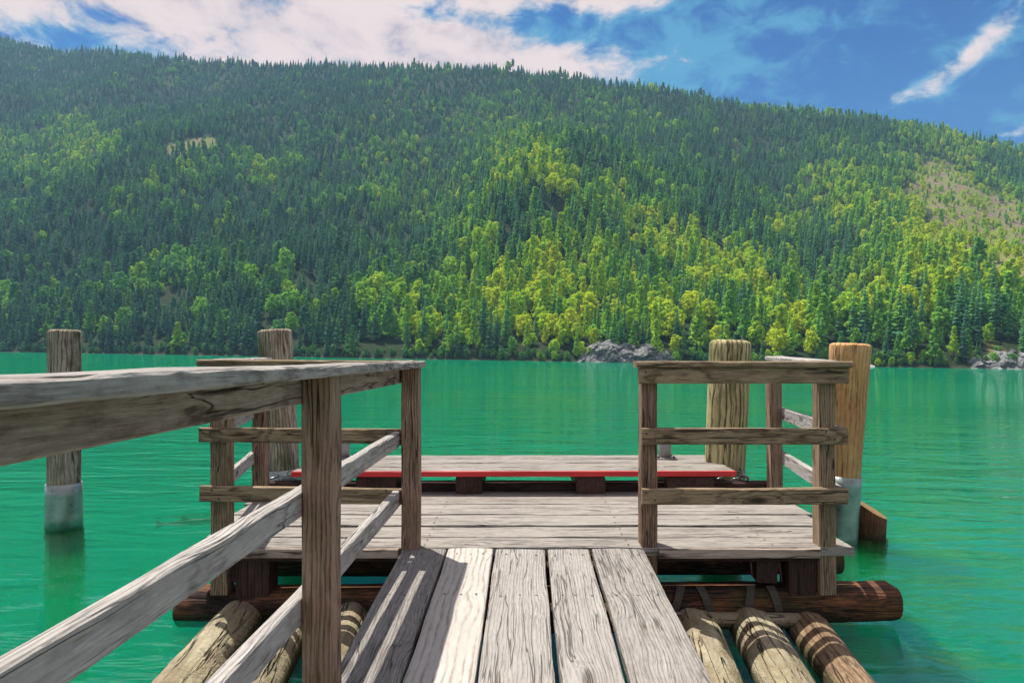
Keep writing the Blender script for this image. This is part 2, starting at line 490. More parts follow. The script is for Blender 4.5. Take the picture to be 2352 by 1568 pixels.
m, g, out = new_mat('striped_fish_skin')
tc = g.node('ShaderNodeTexCoord').outputs['Object']
st = g.wave(tc, 9, 2.0, 2.0, 2.0, 'X')
principled(g, out, g.mix(st, (0.008, 0.014, 0.006), (0.06, 0.055, 0.018)), 0.4, 0.4)
M['fish'] = m


# ------------------------------------------------------------------ object helpers
def link_mesh(name, verts, faces, mat, parent=None, matrix=None, smooth=False, mats=None, mat_ids=None):
    me = bpy.data.meshes.new(name)
    me.from_pydata([tuple(v) for v in verts], [], [tuple(f) for f in faces])
    for mm in (mats or [mat]):
        me.materials.append(mm)
    if mat_ids is not None:
        me.polygons.foreach_set('material_index', mat_ids)
    if smooth:
        me.polygons.foreach_set('use_smooth', [True] * len(me.polygons))
    me.update()
    o = bpy.data.objects.new(name, me)
    C.objects.link(o)
    if parent is not None:
        o.parent = parent
    if matrix is not None:
        if parent is not None:
            o.matrix_local = matrix
        else:
            o.matrix_world = matrix
    return o


def tag(o, label=None, cat=None, group=None, kind=None):
    if label: o['label'] = label
    if cat: o['category'] = cat
    if group: o['group'] = group
    if kind: o['kind'] = kind
    return o


LOC = {}


def thing(name, label, cat, loc, group=None, dock=True):
    o = bpy.data.objects.new(name, None)
    o.empty_display_size = 0.1
    C.objects.link(o)
    o.matrix_world = (M_DOCK if dock else Matrix()) @ Matrix.Translation(loc)
    LOC[o.name] = Vector(loc)
    return tag(o, label, cat, group)


def frame(p0, p1, up):
    p0, p1, up = Vector(p0), Vector(p1), Vector(up)
    x = (p1 - p0).normalized()
    y = up.cross(x).normalized()
    z = x.cross(y).normalized()
    mid = (p0 + p1) / 2
    R = Matrix((x, y, z)).transposed().to_4x4()
    return mid, R, (p1 - p0).length


def board_mesh(L, w, t, w1=None, c=0.004, jit=0.0015, seg=0.14, cup=0.0):
    w1 = w if w1 is None else w1
    n = max(2, int(L / seg))
    vs, fs = [], []
    ph = [random.uniform(0, 6.28) for _ in range(6)]
    fr_ = [random.uniform(1.5, 4.5) for _ in range(6)]
    for i in range(n + 1):
        s = i / n
        x = (s - 0.5) * L
        hw = (w + (w1 - w) * s) / 2
        ht = t / 2
        e = [jit * math.sin(fr_[k] * x * 2 + ph[k]) + random.uniform(-jit, jit) * 0.6 for k in range(6)]
        prof = [(-hw + e[0], -ht + c), (-hw + c, -ht), (hw - c, -ht), (hw + e[1], -ht + c),
                (hw + e[1], ht - c + e[2]), (hw - c, ht + e[2] + cup), (0, ht + e[3] * 0.7), (-hw + c, ht + e[4] + cup), (-hw + e[0], ht - c + e[4])]
        for (y, z) in prof:
            vs.append((x, y, z))
    k = 9
    for i in range(n):
        for j in range(k):
            a, b = i * k + j, i * k + (j + 1) % k
            fs.append((a, b, b + k, a + k))
    fs.append(tuple(range(k - 1, -1, -1)))
    fs.append(tuple(n * k + j for j in range(k)))
    return vs, [f[::-1] for f in fs]


def board(parent, name, p0, p1, w, t, mat, up=(0, 0, 1), w1=None, c=0.004, jit=0.0015, label=None, cup=0.0):
    """plank: w measured across (local Y), t along 'up' (local Z), length local X; coordinates of the dock frame"""
    mid, R, L = frame(p0, p1, up)
    v, f = board_mesh(L, w, t, w1, c, jit, cup=cup)
    o = link_mesh(name, v, f, M[mat], parent, Matrix.Translation(mid - LOC[parent.name]) @ R)
    if label: o['label'] = label
    return o


def log_mesh(L, r0, r1, bend=0.0, rough=0.03, nseg=22, flat=None, round_a=0.0, round_b=0.0, step=0.10, lump=0.0, cut_b=None):
    n = max(3, int(L / step))
    stations = [(-0.5 + i / n) for i in range(n + 1)]
    ph = [random.uniform(0, 6.28) for _ in range(10)]
    rows = []
    def ringat(x, r, extra=0.0):
        row = []
        for j in range(nseg):
            th = 2 * math.pi * j / nseg
            rr = r * (1 + rough * (math.sin(2 * th + ph[0] + x * 1.7) * 0.5 + math.sin(3 * th + ph[1] - x * 2.3) * 0.4 + math.sin(5 * th + ph[2] + x * 4) * 0.3))
            rr *= 1 + lump * random.uniform(-1, 1)
            y, z = rr * math.cos(th), rr * math.sin(th)
            if flat is not None:
                z = min(z, flat * r)
            bz = bend * (1 - (2 * x / L) ** 2)
            xx = x + ((cut_b * (y / r) + 0.028 * (z / r)) if (cut_b and extra) else 0.0)
            row.append((xx, y + bz * 0.6, z + bz))
        return row
    for i, s in enumerate(stations):
        x = s * L
        r = r0 + (r1 - r0) * (s + 0.5)
        if i == 0 and round_a:
            for k in (0.0, 0.5, 0.85):
                rows.append(ringat(x + round_a * (k), r - round_a * (1 - math.sqrt(max(0, 1 - (1 - k) ** 2)))))
            continue
        if i == n and round_b:
            for k in (0.85, 0.5, 0.2, 0.0):
                rows.append(ringat(x - round_b * k, r - round_b * (1 - math.sqrt(max(0, 1 - (1 - k) ** 2)))))
            continue
        rows.append(ringat(x, r, extra=(1.0 if i == n else 0.0)))
    vs = [p for row in rows for p in row]
    fs = []
    for i in range(len(rows) - 1):
        for j in range(nseg):
            a, b = i * nseg + j, i * nseg + (j + 1) % nseg
            fs.append((a, b, b + nseg, a + nseg))
    fs = [f[::-1] for f in fs]
    fs.append(tuple(range(nseg)))
    last = (len(rows) - 1) * nseg
    fs.append(tuple(last + j for j in range(nseg - 1, -1, -1)))
    fs = [f[::-1] for f in fs]
    return vs, fs


def log(parent, name, p0, p1, r0, r1, mat, up=(0, 1, 0), label=None, smooth=True, **kw):
    mid, R, L = frame(p0, p1, up)
    v, f = log_mesh(L, r0, r1, **kw)
    base = LOC[parent.name] if parent is not None else Vector((0, 0, 0))
    o = link_mesh(name, v, f, M[mat], parent, Matrix.Translation(mid - base) @ R)
    if smooth:
        for p in o.data.polygons:
            p.use_smooth = len(p.vertices) == 4
    if label: o['label'] = label
    return o


def pt(px, py, Y):
    """point of the dock frame at depth Y seen at (px, py) of the 2352 px wide photograph"""
    return Vector(((px - 1208.0) / F * Y, Y, -(py - 820.0) / F * Y))


# ------------------------------------------------------------------ terrain
def fbm(x, y, seed, octaves=4):
    r = np.random.default_rng(seed)
    out = np.zeros(np.broadcast(x, y).shape)
    amp = 1.0
    tab = r.random((64, 64))
    fx, fy = x, y
    for o_ in range(octaves):
        ix, iy = np.floor(fx).astype(int), np.floor(fy).astype(int)
        tx, ty = fx - ix, fy - iy
        tx, ty = tx * tx * (3 - 2 * tx), ty * ty * (3 - 2 * ty)
        v00 = tab[ix % 64, iy % 64]; v10 = tab[(ix + 1) % 64, iy % 64]
        v01 = tab[ix % 64, (iy + 1) % 64]; v11 = tab[(ix + 1) % 64, (iy + 1) % 64]
        out = out + amp * ((v00 * (1 - tx) + v10 * tx) * (1 - ty) + (v01 * (1 - tx) + v11 * tx) * ty - 0.5)
        amp *= 0.5
        fx, fy = fx * 2.03 + 17.3, fy * 2.03 + 5.1
    return out


def shore_y(X):
    y = 264.0 - 0.277 * X + 9.0 * fbm(X / 60.0, X * 0 + 3.3, 5, 3)
    return np.maximum(y, 90.0)


RIDGE_PX = [(-700, 60), (-300, 70), (0, 88), (60, 97), (130, 112), (240, 98), (330, 114), (450, 124), (560, 128), (600, 138), (640, 138), (760, 131), (900, 137), (1000, 140), (1150, 143),
            (1300, 160), (1450, 182), (1600, 202), (1700, 226), (1800, 234), (1900, 243), (2000, 254), (2150, 280), (2280, 309), (2352, 325), (2700, 400), (3100, 470)]
_r = [to_world(*p) for p in RIDGE_PX]
RA = np.array([p[0] for p in _r])
RT = np.array([p[1] for p in _r]) - 0.013
D_RIDGE = 740.0


def sstep(x, a, b):
    t = np.clip((x - a) / (b - a), 0, 1)
    return t * t * (3 - 2 * t)


def raw_height(X, Y):
    d = Y - shore_y(X)
    a = X / np.maximum(Y, 1.0)
    s = d / D_RIDGE
    h = 440.0 * (0.62 * s + 0.38 * s * s)
    h = np.where(s > 1, 440.0 * (1 - 0.55 * (s - 1)), h)
    h = np.where(d < 0, 0.45 * d, h + 2.0 * sstep(d, 0, 5))
    # the lit spur in the middle, its flanking gullies and the ravine on the right
    a_sp = -0.06 + 0.16 * np.clip(d / 420.0, 0, 1.3)
    h = h + 46.0 * np.exp(-((a - a_sp) / 0.11) ** 2) * sstep(d, 20, 230) * (1 - sstep(d, 250, 520))
    a_v = 0.50 - 0.18 * np.clip(d / 650.0, 0, 1.2)
    h = h - 30.0 * np.exp(-((a - a_v) / 0.055) ** 2) * sstep(d, 20, 200) * (1 - 0.6 * sstep(d, 500, 740))
    a_g = -0.22 + 0.10 * np.clip(d / 500.0, 0, 1.2)
    h = h - 22.0 * np.exp(-((a - a_g) / 0.07) ** 2) * sstep(d, 30, 200) * (1 - sstep(d, 450, 700))
    a_l = -0.62 + 0.16 * np.clip(d / 500.0, 0, 1.2)
    h = h + 26.0 * np.exp(-((a - a_l) / 0.10) ** 2) * sstep(d, 60, 260) * (1 - sstep(d, 420, 700))
    w = sstep(d, 5, 120)
    h = h + w * (26.0 * fbm(X / 130.0 + 3, Y / 170.0, 8, 4) + 7.0 * fbm(X / 28.0, Y / 34.0, 9, 3))
    return h


_aa = np.linspace(-1.5, 1.5, 301)
_dd = np.linspace(450, 900, 91)
_k = []
for a in _aa:
    # shore distance along this bearing
    Ys = 300.0
    for _ in range(12):
        Ys = 0.5 * Ys + 0.5 * float(shore_y(np.array(a * Ys)))
    Y = Ys + _dd
    t = float(np.max((raw_height(a * Y, Y) - CAM_H) / Y))
    _k.append(np.interp(a, RA, RT) / t)
_k = np.array(_k)
_ks = np.convolve(np.pad(_k, 1, mode='edge'), [0.25, 0.5, 0.25], 'valid')


def height(X, Y):
    a = X / np.maximum(Y, 1.0)
    d = Y - shore_y(X)
    k = np.interp(a, _aa, _ks)
    k = 1 + (k - 1) * sstep(d, 0, 260)
    return raw_height(X, Y) * k


def img_of(X, Y, Z):
    """position in the 2352 px wide frame (for choosing species and painted light by place on the slope)"""
    c, s = math.cos(ROLL), math.sin(ROLL)
    zz = Z - CAM_H
    u, v = (X * c + zz * s) / Y, (-X * s + zz * c) / Y
    return 1208 + F * u, 820 - F * v


def bare_mask(px, py):
    """open scree slope on the right and two small clearings on the left"""
    def seg(x0, y0, x1, y1, w):
        dx, dy = x1 - x0, y1 - y0
        t = np.clip(((px - x0) * dx + (py - y0) * dy) / (dx * dx + dy * dy), 0, 1)
        return np.exp(-(((px - x0 - t * dx) ** 2 + (py - y0 - t * dy) ** 2) / (w * w)))
    m = seg(2150, 430, 2430, 590, 66)
    m = np.maximum(m, 0.95 * seg(2180, 520, 2430, 660, 55))
    m = np.maximum(m, 0.95 * seg(395, 345, 480, 330, 16))
    m = np.maximum(m, 0.8 * seg(205, 352, 218, 362, 12))
    m = np.maximum(m, 0.7 * seg(1690, 330, 1685, 395, 8))
    m = np.maximum(m, 0.6 * seg(2270, 790, 2340, 850, 24))
    m = np.maximum(m, 0.6 * seg(1540, 520, 1550, 550, 10))
    m = np.maximum(m, 0.7 * seg(545, 470, 572, 452, 12))
    m = np.maximum(m, 0.6 * seg(1890, 610, 1915, 690, 9))
    m = m * (0.75 + 1.1 * (0.35 + fbm(px / 38.0, py / 22.0, 55, 3)))
    return np.clip(m, 0, 1)


na, nd = 240, 150
A = np.linspace(-1.45, 1.45, na)
S = np.concatenate([np.linspace(-14, 30, 18)[:-1], np.linspace(30, 980, nd - 17)])
AG, SG = np.meshgrid(A, S)
YS = np.full_like(A, 300.0)
for _ in range(14):
    YS = 0.5 * YS + 0.5 * shore_y(A * YS)
YG = YS[None, :] + SG
XG = AG * YG
ZG = height(XG, YG)
PX, PY = img_of(XG, YG, ZG)
verts = np.stack([XG, YG, ZG], -1).reshape(-1, 3)
nr = len(S)
idx = np.arange(nr * na).reshape(nr, na)
faces = np.stack([idx[:-1, :-1], idx[:-1, 1:], idx[1:, 1:], idx[1:, :-1]], -1).reshape(-1, 4)
hill = link_mesh('hillside', verts.tolist(), faces.tolist(), M['hill'], smooth=True)
tag(hill, 'forested mountain slope rising from the far lake shore', None, None, 'structure')
at_ = hill.data.attributes.new('scree', 'FLOAT', 'POINT')
at_.data.foreach_set('value', bare_mask(PX, PY).reshape(-1).astype(np.float32))

# lake and bed
link = link_mesh('water', [(x, y, z) for z in (-3.2, 0.0) for (x, y) in ((-1600, -260), (1600, -260), (1600, 620), (-1600, 620))],
                 [(3, 2, 1, 0), (4, 5, 6, 7), (0, 1, 5, 4), (1, 2, 6, 5), (2, 3, 7, 6), (3, 0, 4, 7)], M['water'])
tag(link, 'emerald green lake with fine ripples', None, None, 'structure')
# bed: shallow on the right near the landing, falling away to the left and outwards
bx = np.concatenate([np.linspace(-1590, -40, 12)[:-1], np.linspace(-40, 40, 41), np.linspace(40, 1590, 12)[1:]])
by = np.concatenate([np.linspace(-250, -20, 6)[:-1], np.linspace(-20, 40, 31), np.linspace(40, 610, 12)[1:]])
BX, BY = np.meshgrid(bx, by)
BZ = -3.0 + 1.7 * (1 - sstep(-BX * 0.5 + 0.22 * (BY - 2.0), -3.5, 3.5)) * (1 - sstep(BY, 8, 30)) + 0.25 * fbm(BX / 2.5, BY / 2.5, 77, 3) * (1 - sstep(BY, 8, 40))
bi = np.arange(BX.size).reshape(BX.shape)
bed = link_mesh('lake_bed', np.stack([BX, BY, BZ], -1).reshape(-1, 3).tolist(), np.stack([bi[:-1, :-1], bi[:-1, 1:], bi[1:, 1:], bi[1:, :-1]], -1).reshape(-1, 4).tolist(), M['bed'], smooth=True)
tag(bed, 'pale green bottom of the lake', None, None, 'structure')


# ------------------------------------------------------------------ trees
def spruce_geo(seed, width=0.16, tiers=17, per=8, droop=0.35, base=0.10, ragged=0.25):
    r = random.Random(seed)
    vs, fs = [], []
    for i in range(tiers):
        s = i / (tiers - 1)
        z = base + (0.985 - base) * s ** 0.93
        R = width * ((1 - s) ** 0.82) * (0.72 + 0.28 * min(1, s * 6)) + 0.008
        n = max(4, int(per * (1 - 0.45 * s)))
        a0 = r.uniform(0, 6.28)
        for k in range(n):
            if r.random() < 0.07:
                continue
            a = a0 + 6.283 * k / n + r.uniform(-0.25, 0.25)
            L = R * r.uniform(1 - ragged, 1 + ragged)
            wd = L * r.uniform(0.34, 0.50) + 0.006
            dz = -droop * L * r.uniform(0.6, 1.3)
            ca, sa = math.cos(a), math.sin(a)
            b = len(vs)
            zt = z + r.uniform(-0.012, 0.012)
            vs += [(0, 0, zt + 0.022), (ca * L * .55 - sa * wd, sa * L * .55 + ca * wd, zt + dz * .62), (ca * L, sa * L, zt + dz),
                   (ca * L * .55 + sa * wd, sa * L * .55 - ca * wd, zt + dz * .62), (ca * L * .55, sa * L * .55, zt + dz * .25 + 0.008)]
            fs += [(b, b + 1, b + 4), (b + 1, b + 2, b + 4), (b + 2, b + 3, b + 4), (b + 3, b, b + 4)]
    b = len(vs)
    vs += [(0.006, 0, 0.93), (-0.004, 0.006, 0.93), (-0.004, -0.006, 0.93), (0, 0, 1.0)]
    fs += [(b, b + 1, b + 3), (b + 1, b + 2, b + 3), (b + 2, b, b + 3)]
    return vs, fs


def leafy_geo(seed, rx=0.30, z0=0.22, z1=1.0, blobs=13, leaves=34, size=0.058, cone=0.0):
    r = random.Random(seed)
    vs, fs = [], []
    for b_ in range(blobs):
        s = (b_ + 0.5) / blobs
        zc = z0 + (z1 - z0) * (0.12 + 0.80 * s)
        env = math.sin(math.pi * (0.14 + 0.80 * s)) ** 0.6 if not cone else (1 - s * cone)
        a = b_ * 2.4 + r.uniform(-0.6, 0.6)
        R = rx * env
        q = R * r.uniform(0.35, 0.72)
        cx, cy = q * math.cos(a), q * math.sin(a)
        br = max(0.05, R * r.uniform(0.48, 0.68))
        for k in range(leaves):
            u, v = r.uniform(-0.55, 1), r.uniform(0, 6.283)
            w = math.sqrt(max(0, 1 - u * u))
            f_ = r.uniform(0.72, 1.08)
            p = Vector((cx + br * f_ * w * math.cos(v), cy + br * f_ * w * math.sin(v), zc + br * 0.85 * f_ * u))
            nrm = Vector((w * math.cos(v), w * math.sin(v), u + 0.35)) + Vector((r.uniform(-.6, .6), r.uniform(-.6, .6), r.uniform(-.5, .5)))
            nrm.normalize()
            t1 = nrm.orthogonal().normalized()
            t2 = nrm.cross(t1)
            an = r.uniform(0, 6.28)
            e1 = (t1 * math.cos(an) + t2 * math.sin(an)) * size * r.uniform(0.6, 1.25)
            e2 = nrm.cross(e1) * r.uniform(0.55, 0.9)
            b = len(vs)
            vs += [tuple(p - e1), tuple(p + e2 - nrm * size * .2), tuple(p + e1), tuple(p - e2 - nrm * size * .2)]
            fs += [(b, b + 1, b + 2, b + 3)]
    return vs, fs


def pine_geo(seed):
    return leafy_geo(seed, rx=0.17, z0=0.40, z1=1.0, blobs=12, leaves=26, size=0.05, cone=0.62)


def trunk_geo(h, r0, lean=0.0):
    vs, fs = [], []
    for z, r in ((-0.06, r0 * 1.2), (h * .5, r0 * .75), (h, r0 * .25)):
        for k in range(5):
            vs.append((r * math.cos(k * 1.2566) + lean * z, r * math.sin(k * 1.2566), z))
    for i in range(2):
        for k in range(5):
            a, b = i * 5 + k, i * 5 + (k + 1) % 5
            fs.append((a, b, b + 5, a + 5))
    return vs, fs


SPECIES = []   # (kind, crown verts/faces, trunk verts/faces)
for sd, wdt, dr, bs in ((1, .150, .42, .09), (2, .175, .30, .07), (3, .130, .50, .13), (4, .185, .36, .06)):
    SPECIES.append(('spruce', spruce_geo(sd, wdt, 17, 8, dr, bs), trunk_geo(0.9, 0.014)))
for sd in (5, 6):
    SPECIES.append(('larch', leafy_geo(sd, rx=0.225, z0=0.02, z1=1.03, blobs=22, leaves=24, size=0.042, cone=0.985), trunk_geo(0.9, 0.013)))
for sd, rx in ((7, .27), (8, .33), (9, .23)):
    SPECIES.append(('broadleaf', leafy_geo(sd, rx=rx, z0=0.06, blobs=13, leaves=34, size=0.062), trunk_geo(0.6, 0.022)))
SPECIES.append(('pine', pine_geo(10), trunk_geo(0.9, 0.013)))
NSP = len(SPECIES)
KIND_IDS = {'spruce': (0, 1, 2, 3), 'larch': (4, 5), 'broadleaf': (6, 7, 8), 'pine': (9,)}


def place_trees():
    pts = []
    Y = 215.0
    P = []
    sp = 5.1
    ys = np.arange(100.0, 1560.0, sp)
    for y in ys:
        xs = np.arange(-1.22 * y - 20, 1.22 * y + 20, sp)
        P.append(np.stack([xs, np.full_like(xs, y)], -1))
    P = np.concatenate(P)
    P = P + rng.uniform(-0.46 * sp, 0.46 * sp, P.shape)
    X, Y = P[:, 0], P[:, 1]
    d = Y - shore_y(X)
    ok = (d > 1.2) & (d < 800)
    X, Y, d = X[ok], Y[ok], d[ok]
    Z = height(X, Y)
    px, py = img_of(X, Y, Z)
    bm_ = bare_mask(px, py)
    clump = fbm(X / 45.0, Y / 60.0, 21, 3)
    keep = rng.random(len(X)) > np.clip(bm_ * 0.8, 0, 0.42)
    # thin the far slope a little less densely than the shore belt
    keep &= rng.random(len(X)) < np.where(d < 60, 0.95, 0.86) * np.where(fbm(X / 16.0, Y / 22.0, 63, 2) < -0.30, 0.35, 1.0)
    keep &= (px > -640) & (px < 3020) & ((np.abs(px - 1176) < 1450) | (rng.random(len(X)) < 0.75))
    X, Y, Z, d, px, py, bm_, clump = (q[keep] for q in (X, Y, Z, d, px, py, bm_, clump))
    # broadleaf share, painting sunlit zones too: low right, middle spur, far left patch
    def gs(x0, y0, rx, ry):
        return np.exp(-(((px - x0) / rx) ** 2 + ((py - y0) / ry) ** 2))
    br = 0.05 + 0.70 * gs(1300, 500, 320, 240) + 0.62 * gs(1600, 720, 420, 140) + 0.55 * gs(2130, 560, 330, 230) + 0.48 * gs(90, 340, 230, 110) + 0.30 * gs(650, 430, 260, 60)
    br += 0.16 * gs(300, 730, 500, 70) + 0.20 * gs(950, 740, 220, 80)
    br -= 0.45 * gs(1700, 420, 100, 120) + 0.25 * gs(1870, 620, 70, 90)  # fewer bright broadleaf in the ravine paints its shade
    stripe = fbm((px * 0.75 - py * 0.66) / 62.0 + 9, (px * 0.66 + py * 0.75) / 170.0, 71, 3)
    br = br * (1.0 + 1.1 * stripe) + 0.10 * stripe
    lit_lush = np.clip(br + 0.45 * clump, 0.0, 0.9)
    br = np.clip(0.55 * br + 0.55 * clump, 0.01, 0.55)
    br = np.maximum(br, np.where(bm_ > 0.3, 0.75, 0.0))
    u = rng.random(len(X))
    u2 = rng.random(len(X))
    kind = np.where(u < br, 2, np.where(u2 < 0.10 + 0.55 * lit_lush, 1, np.where(u2 > 0.94, 3, 0)))
    hgt = np.where(kind == 2, rng.normal(10.0, 2.6, len(X)), rng.normal(13.6, 3.8, len(X)))
    hgt = np.clip(hgt, 4.5, 26.0) * np.where(d < 14, rng.uniform(0.55, 1.05, len(X)), 1.0) * np.where(bm_ > 0.3, rng.uniform(0.2, 0.75, len(X)), 1.0)
    hgt *= 1.0 - 0.20 * sstep(d, 150, 600)
    hgt *= np.where(d > 690, rng.uniform(0.8, 1.15, len(X)), 1.0)
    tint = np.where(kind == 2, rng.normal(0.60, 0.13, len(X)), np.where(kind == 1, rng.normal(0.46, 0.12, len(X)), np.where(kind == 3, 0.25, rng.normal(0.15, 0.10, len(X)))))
    tint = tint + 0.48 * (np.clip(lit_lush, 0, 0.8) - 0.25) + 0.14 * (px - 1176) / 1176 + 0.10 * gs(1450, 640, 700, 230) - 0.05 * gs(1000, 200, 900, 130) + 0.07 * gs(250, 480, 450, 260)  # cloud shade on the upper slope and sun on the spur painted into leaf tint
    var = np.empty(len(X), int)
    for i, kn in enumerate(kind):
        ids = KIND_IDS[('spruce', 'larch', 'broadleaf', 'pine')[kn]]
        var[i] = ids[rng.integers(len(ids))]
    # bushes along the waterline
    nb = 520
    bx = rng.uniform(-330, 230, nb)
    bd = rng.uniform(0.2, 3.5, nb)
    by = shore_y(bx) + bd
    bz = height(bx, by)
    bpx, bpy = img_of(bx, by, bz)
    okb = ~(((bpx > 1325) & (bpx < 1550)) | ((bpx > 1925) & (bpx < 2000))) | (rng.random(nb) < 0.55)
    okb &= (bpx > -60) & (bpx < 2420)
    bx, by, bz, bd, bpx, bpy = (q[okb] for q in (bx, by, bz, bd, bpx, bpy))
    nb = len(bx)
    X, Y, Z, d, px, py = (np.concatenate(q) for q in ((X, bx), (Y, by), (Z, bz), (d, bd), (px, bpx), (py, bpy)))
    kind = np.concatenate([kind, np.full(nb, 2)])
    hgt = np.concatenate([hgt, rng.uniform(1.5, 4.5, nb)])
    tint = np.concatenate([tint, np.clip(rng.normal(0.42, 0.15, nb) + 0.2 * (bpx - 1176) / 1176, 0, 1)])
    var = np.concatenate([var, rng.integers(6, 9, nb)])
    # keep the cliff face clear
    cl = (px > 1335) & (px < 1548) & (d < 7) & (hgt > 5) & (rng.random(len(px)) < 0.6)
    k_ = ~cl
    X, Y, Z, d, px, py, kind, hgt, tint, var = (q[k_] for q in (X, Y, Z, d, px, py, kind, hgt, tint, var))
    return X, Y, Z, d, px, py, kind, hgt, np.clip(tint, 0.0, 1.0), var


TX, TY, TZ, TD, TPX, TPY, TK, TH, TT, TV = place_trees()
TR = rng.uniform(0, 6.283, len(TX))
TW = rng.uniform(0.85, 1.2, len(TX))
size_img = TH / TY
inview = (TPX > -5) & (TPX < 2357) & (TD < 45)
order = np.argsort(-np.where(inview, size_img * np.where(TD < 16, 1.6, 1.0), -1))
solo = order[:300]
is_solo = np.zeros(len(TX), bool)
is_solo[solo] = True
print('trees', len(TX))


def proto_mesh(i, which):
    kind, crown, trunk = SPECIES[i]
    v, f = crown if which == 'crown' else trunk
    me = bpy.data.meshes.new(which)
    me.from_pydata(v, [], f)
    me.materials.append(M['leaf'] if which == 'crown' else M['bark_tree'])
    me.update()
    return me


CROWN = [proto_mesh(i, 'crown') for i in range(NSP)]
TRUNK = [proto_mesh(i, 'trunk') for i in range(NSP)]

WHERE = ((-50, 112, 'left of the far left pile'), (112, 186, 'behind the far left pile'), (186, 400, 'right of the far left pile'), (400, 592, 'left of the flat topped pile'),
         (592, 672, 'behind the flat topped pile'), (672, 830, 'above the near handrail'), (830, 975, 'above the near handrail end'),
         (975, 1150, 'right of the near handrail'), (1150, 1330, 'left of the grey cliff'), (1330, 1545, 'above the grey cliff'), (1545, 1630, 'between cliff and olive pile'),
         (1630, 1725, 'behind the olive pile'), (1725, 1910, 'between olive and orange piles'), (1910, 2000, 'behind the orange pile'), (2000, 2110, 'right of the orange pile'),
         (2110, 2230, 'left of the right outcrop'), (2230, 2400, 'over the right outcrop'))
NAMES = {0: 'spruce_tree', 1: 'larch_tree', 2: 'broadleaf_tree', 3: 'pine_tree'}
KW = {0: 'spruce', 1: 'larch', 2: 'broadleaf', 3: 'pine'}
ORD = ('first', 'second', 'third', 'fourth', 'fifth', 'sixth', 'seventh', 'eighth', 'ninth', 'tenth', 'eleventh', 'twelfth')
SOLO = []
for i in solo:
    i = int(i)
    k = int(TK[i])
    root = bpy.data.objects.new(NAMES[k], None)
    C.objects.link(root)
    root.location = (TX[i], TY[i], TZ[i] - 0.2)
    root.rotation_euler = (0, 0, TR[i])
    h = TH[i]
    root.scale = (h * TW[i], h * TW[i], h)
    t = TT[i]
    colw = 'bluish' if t < 0.16 else 'deep-green' if t < 0.32 else 'mid green' if t < 0.5 else 'fresh green' if t < 0.68 else 'yellowish' if t < 0.85 else 'golden green'
    hw = 'short' if h < 8 else 'medium' if h < 12 else 'tall' if h < 15.5 else 'towering'
    rw = 'by the water' if TD[i] < 9 else 'set back' if TD[i] < 18 else 'up the bank'
    wh = next((w for a, b, w in WHERE if a <= TPX[i] < b), 'on the far shore')
    tag(root, f'{hw} {colw} {KW[k]} {rw} {wh}', 'tree', 'trees along the far shore')
    SOLO.append((root, TPX[i]))
    for nm, ms_ in (('crown', CROWN), ('trunk', TRUNK)):
        o = bpy.data.objects.new(nm, ms_[TV[i]])
        C.objects.link(o)
        o.parent = root
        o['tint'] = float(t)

by_label = {}
for o, x in SOLO:
    by_label.setdefault(o['label'], []).append((x, o))
for lb, lst in by_label.items():
    if len(lst) > 1:
        lst.sort(key=lambda q: q[0])
        for n_, (x, o) in enumerate(lst):
            o['label'] = lb + (', ' + ('left' if n_ == 0 else 'right') + ' of two' if len(lst) == 2 else ', ' + ORD[min(n_, 11)] + ' from left')

# the rest of the forest: one object, instanced with geometry nodes
rest = np.where(~is_solo)[0]
me = bpy.data.meshes.new('forest')
me.from_pydata(np.stack([TX[rest], TY[rest], TZ[rest] - 0.3], -1).tolist(), [], [])
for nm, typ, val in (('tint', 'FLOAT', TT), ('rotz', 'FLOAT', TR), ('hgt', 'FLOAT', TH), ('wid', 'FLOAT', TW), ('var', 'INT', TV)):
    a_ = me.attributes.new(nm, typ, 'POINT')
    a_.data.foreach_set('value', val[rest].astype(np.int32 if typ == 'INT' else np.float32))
forest = bpy.data.objects.new('forest', me)
C.objects.link(forest)
tag(forest, 'dense mixed forest of spruce and broadleaf trees covering the mountain slope', None, None, 'stuff')
ng = bpy.data.node_groups.new('forest_scatter', 'GeometryNodeTree')
ng.interface.new_socket('Geometry', in_out='INPUT', socket_type='NodeSocketGeometry')
ng.interface.new_socket('Geometry', in_out='OUTPUT', socket_type='NodeSocketGeometry')
gi = ng.nodes.new('NodeGroupInput')
go = ng.nodes.new('NodeGroupOutput')
join = ng.nodes.new('GeometryNodeJoinGeometry')


def named(nm, typ):
    nd_ = ng.nodes.new('GeometryNodeInputNamedAttribute')
    nd_.data_type = typ
    nd_.inputs[0].default_value = nm
    return next(o_ for o_ in nd_.outputs if o_.enabled and o_.name == 'Attribute')


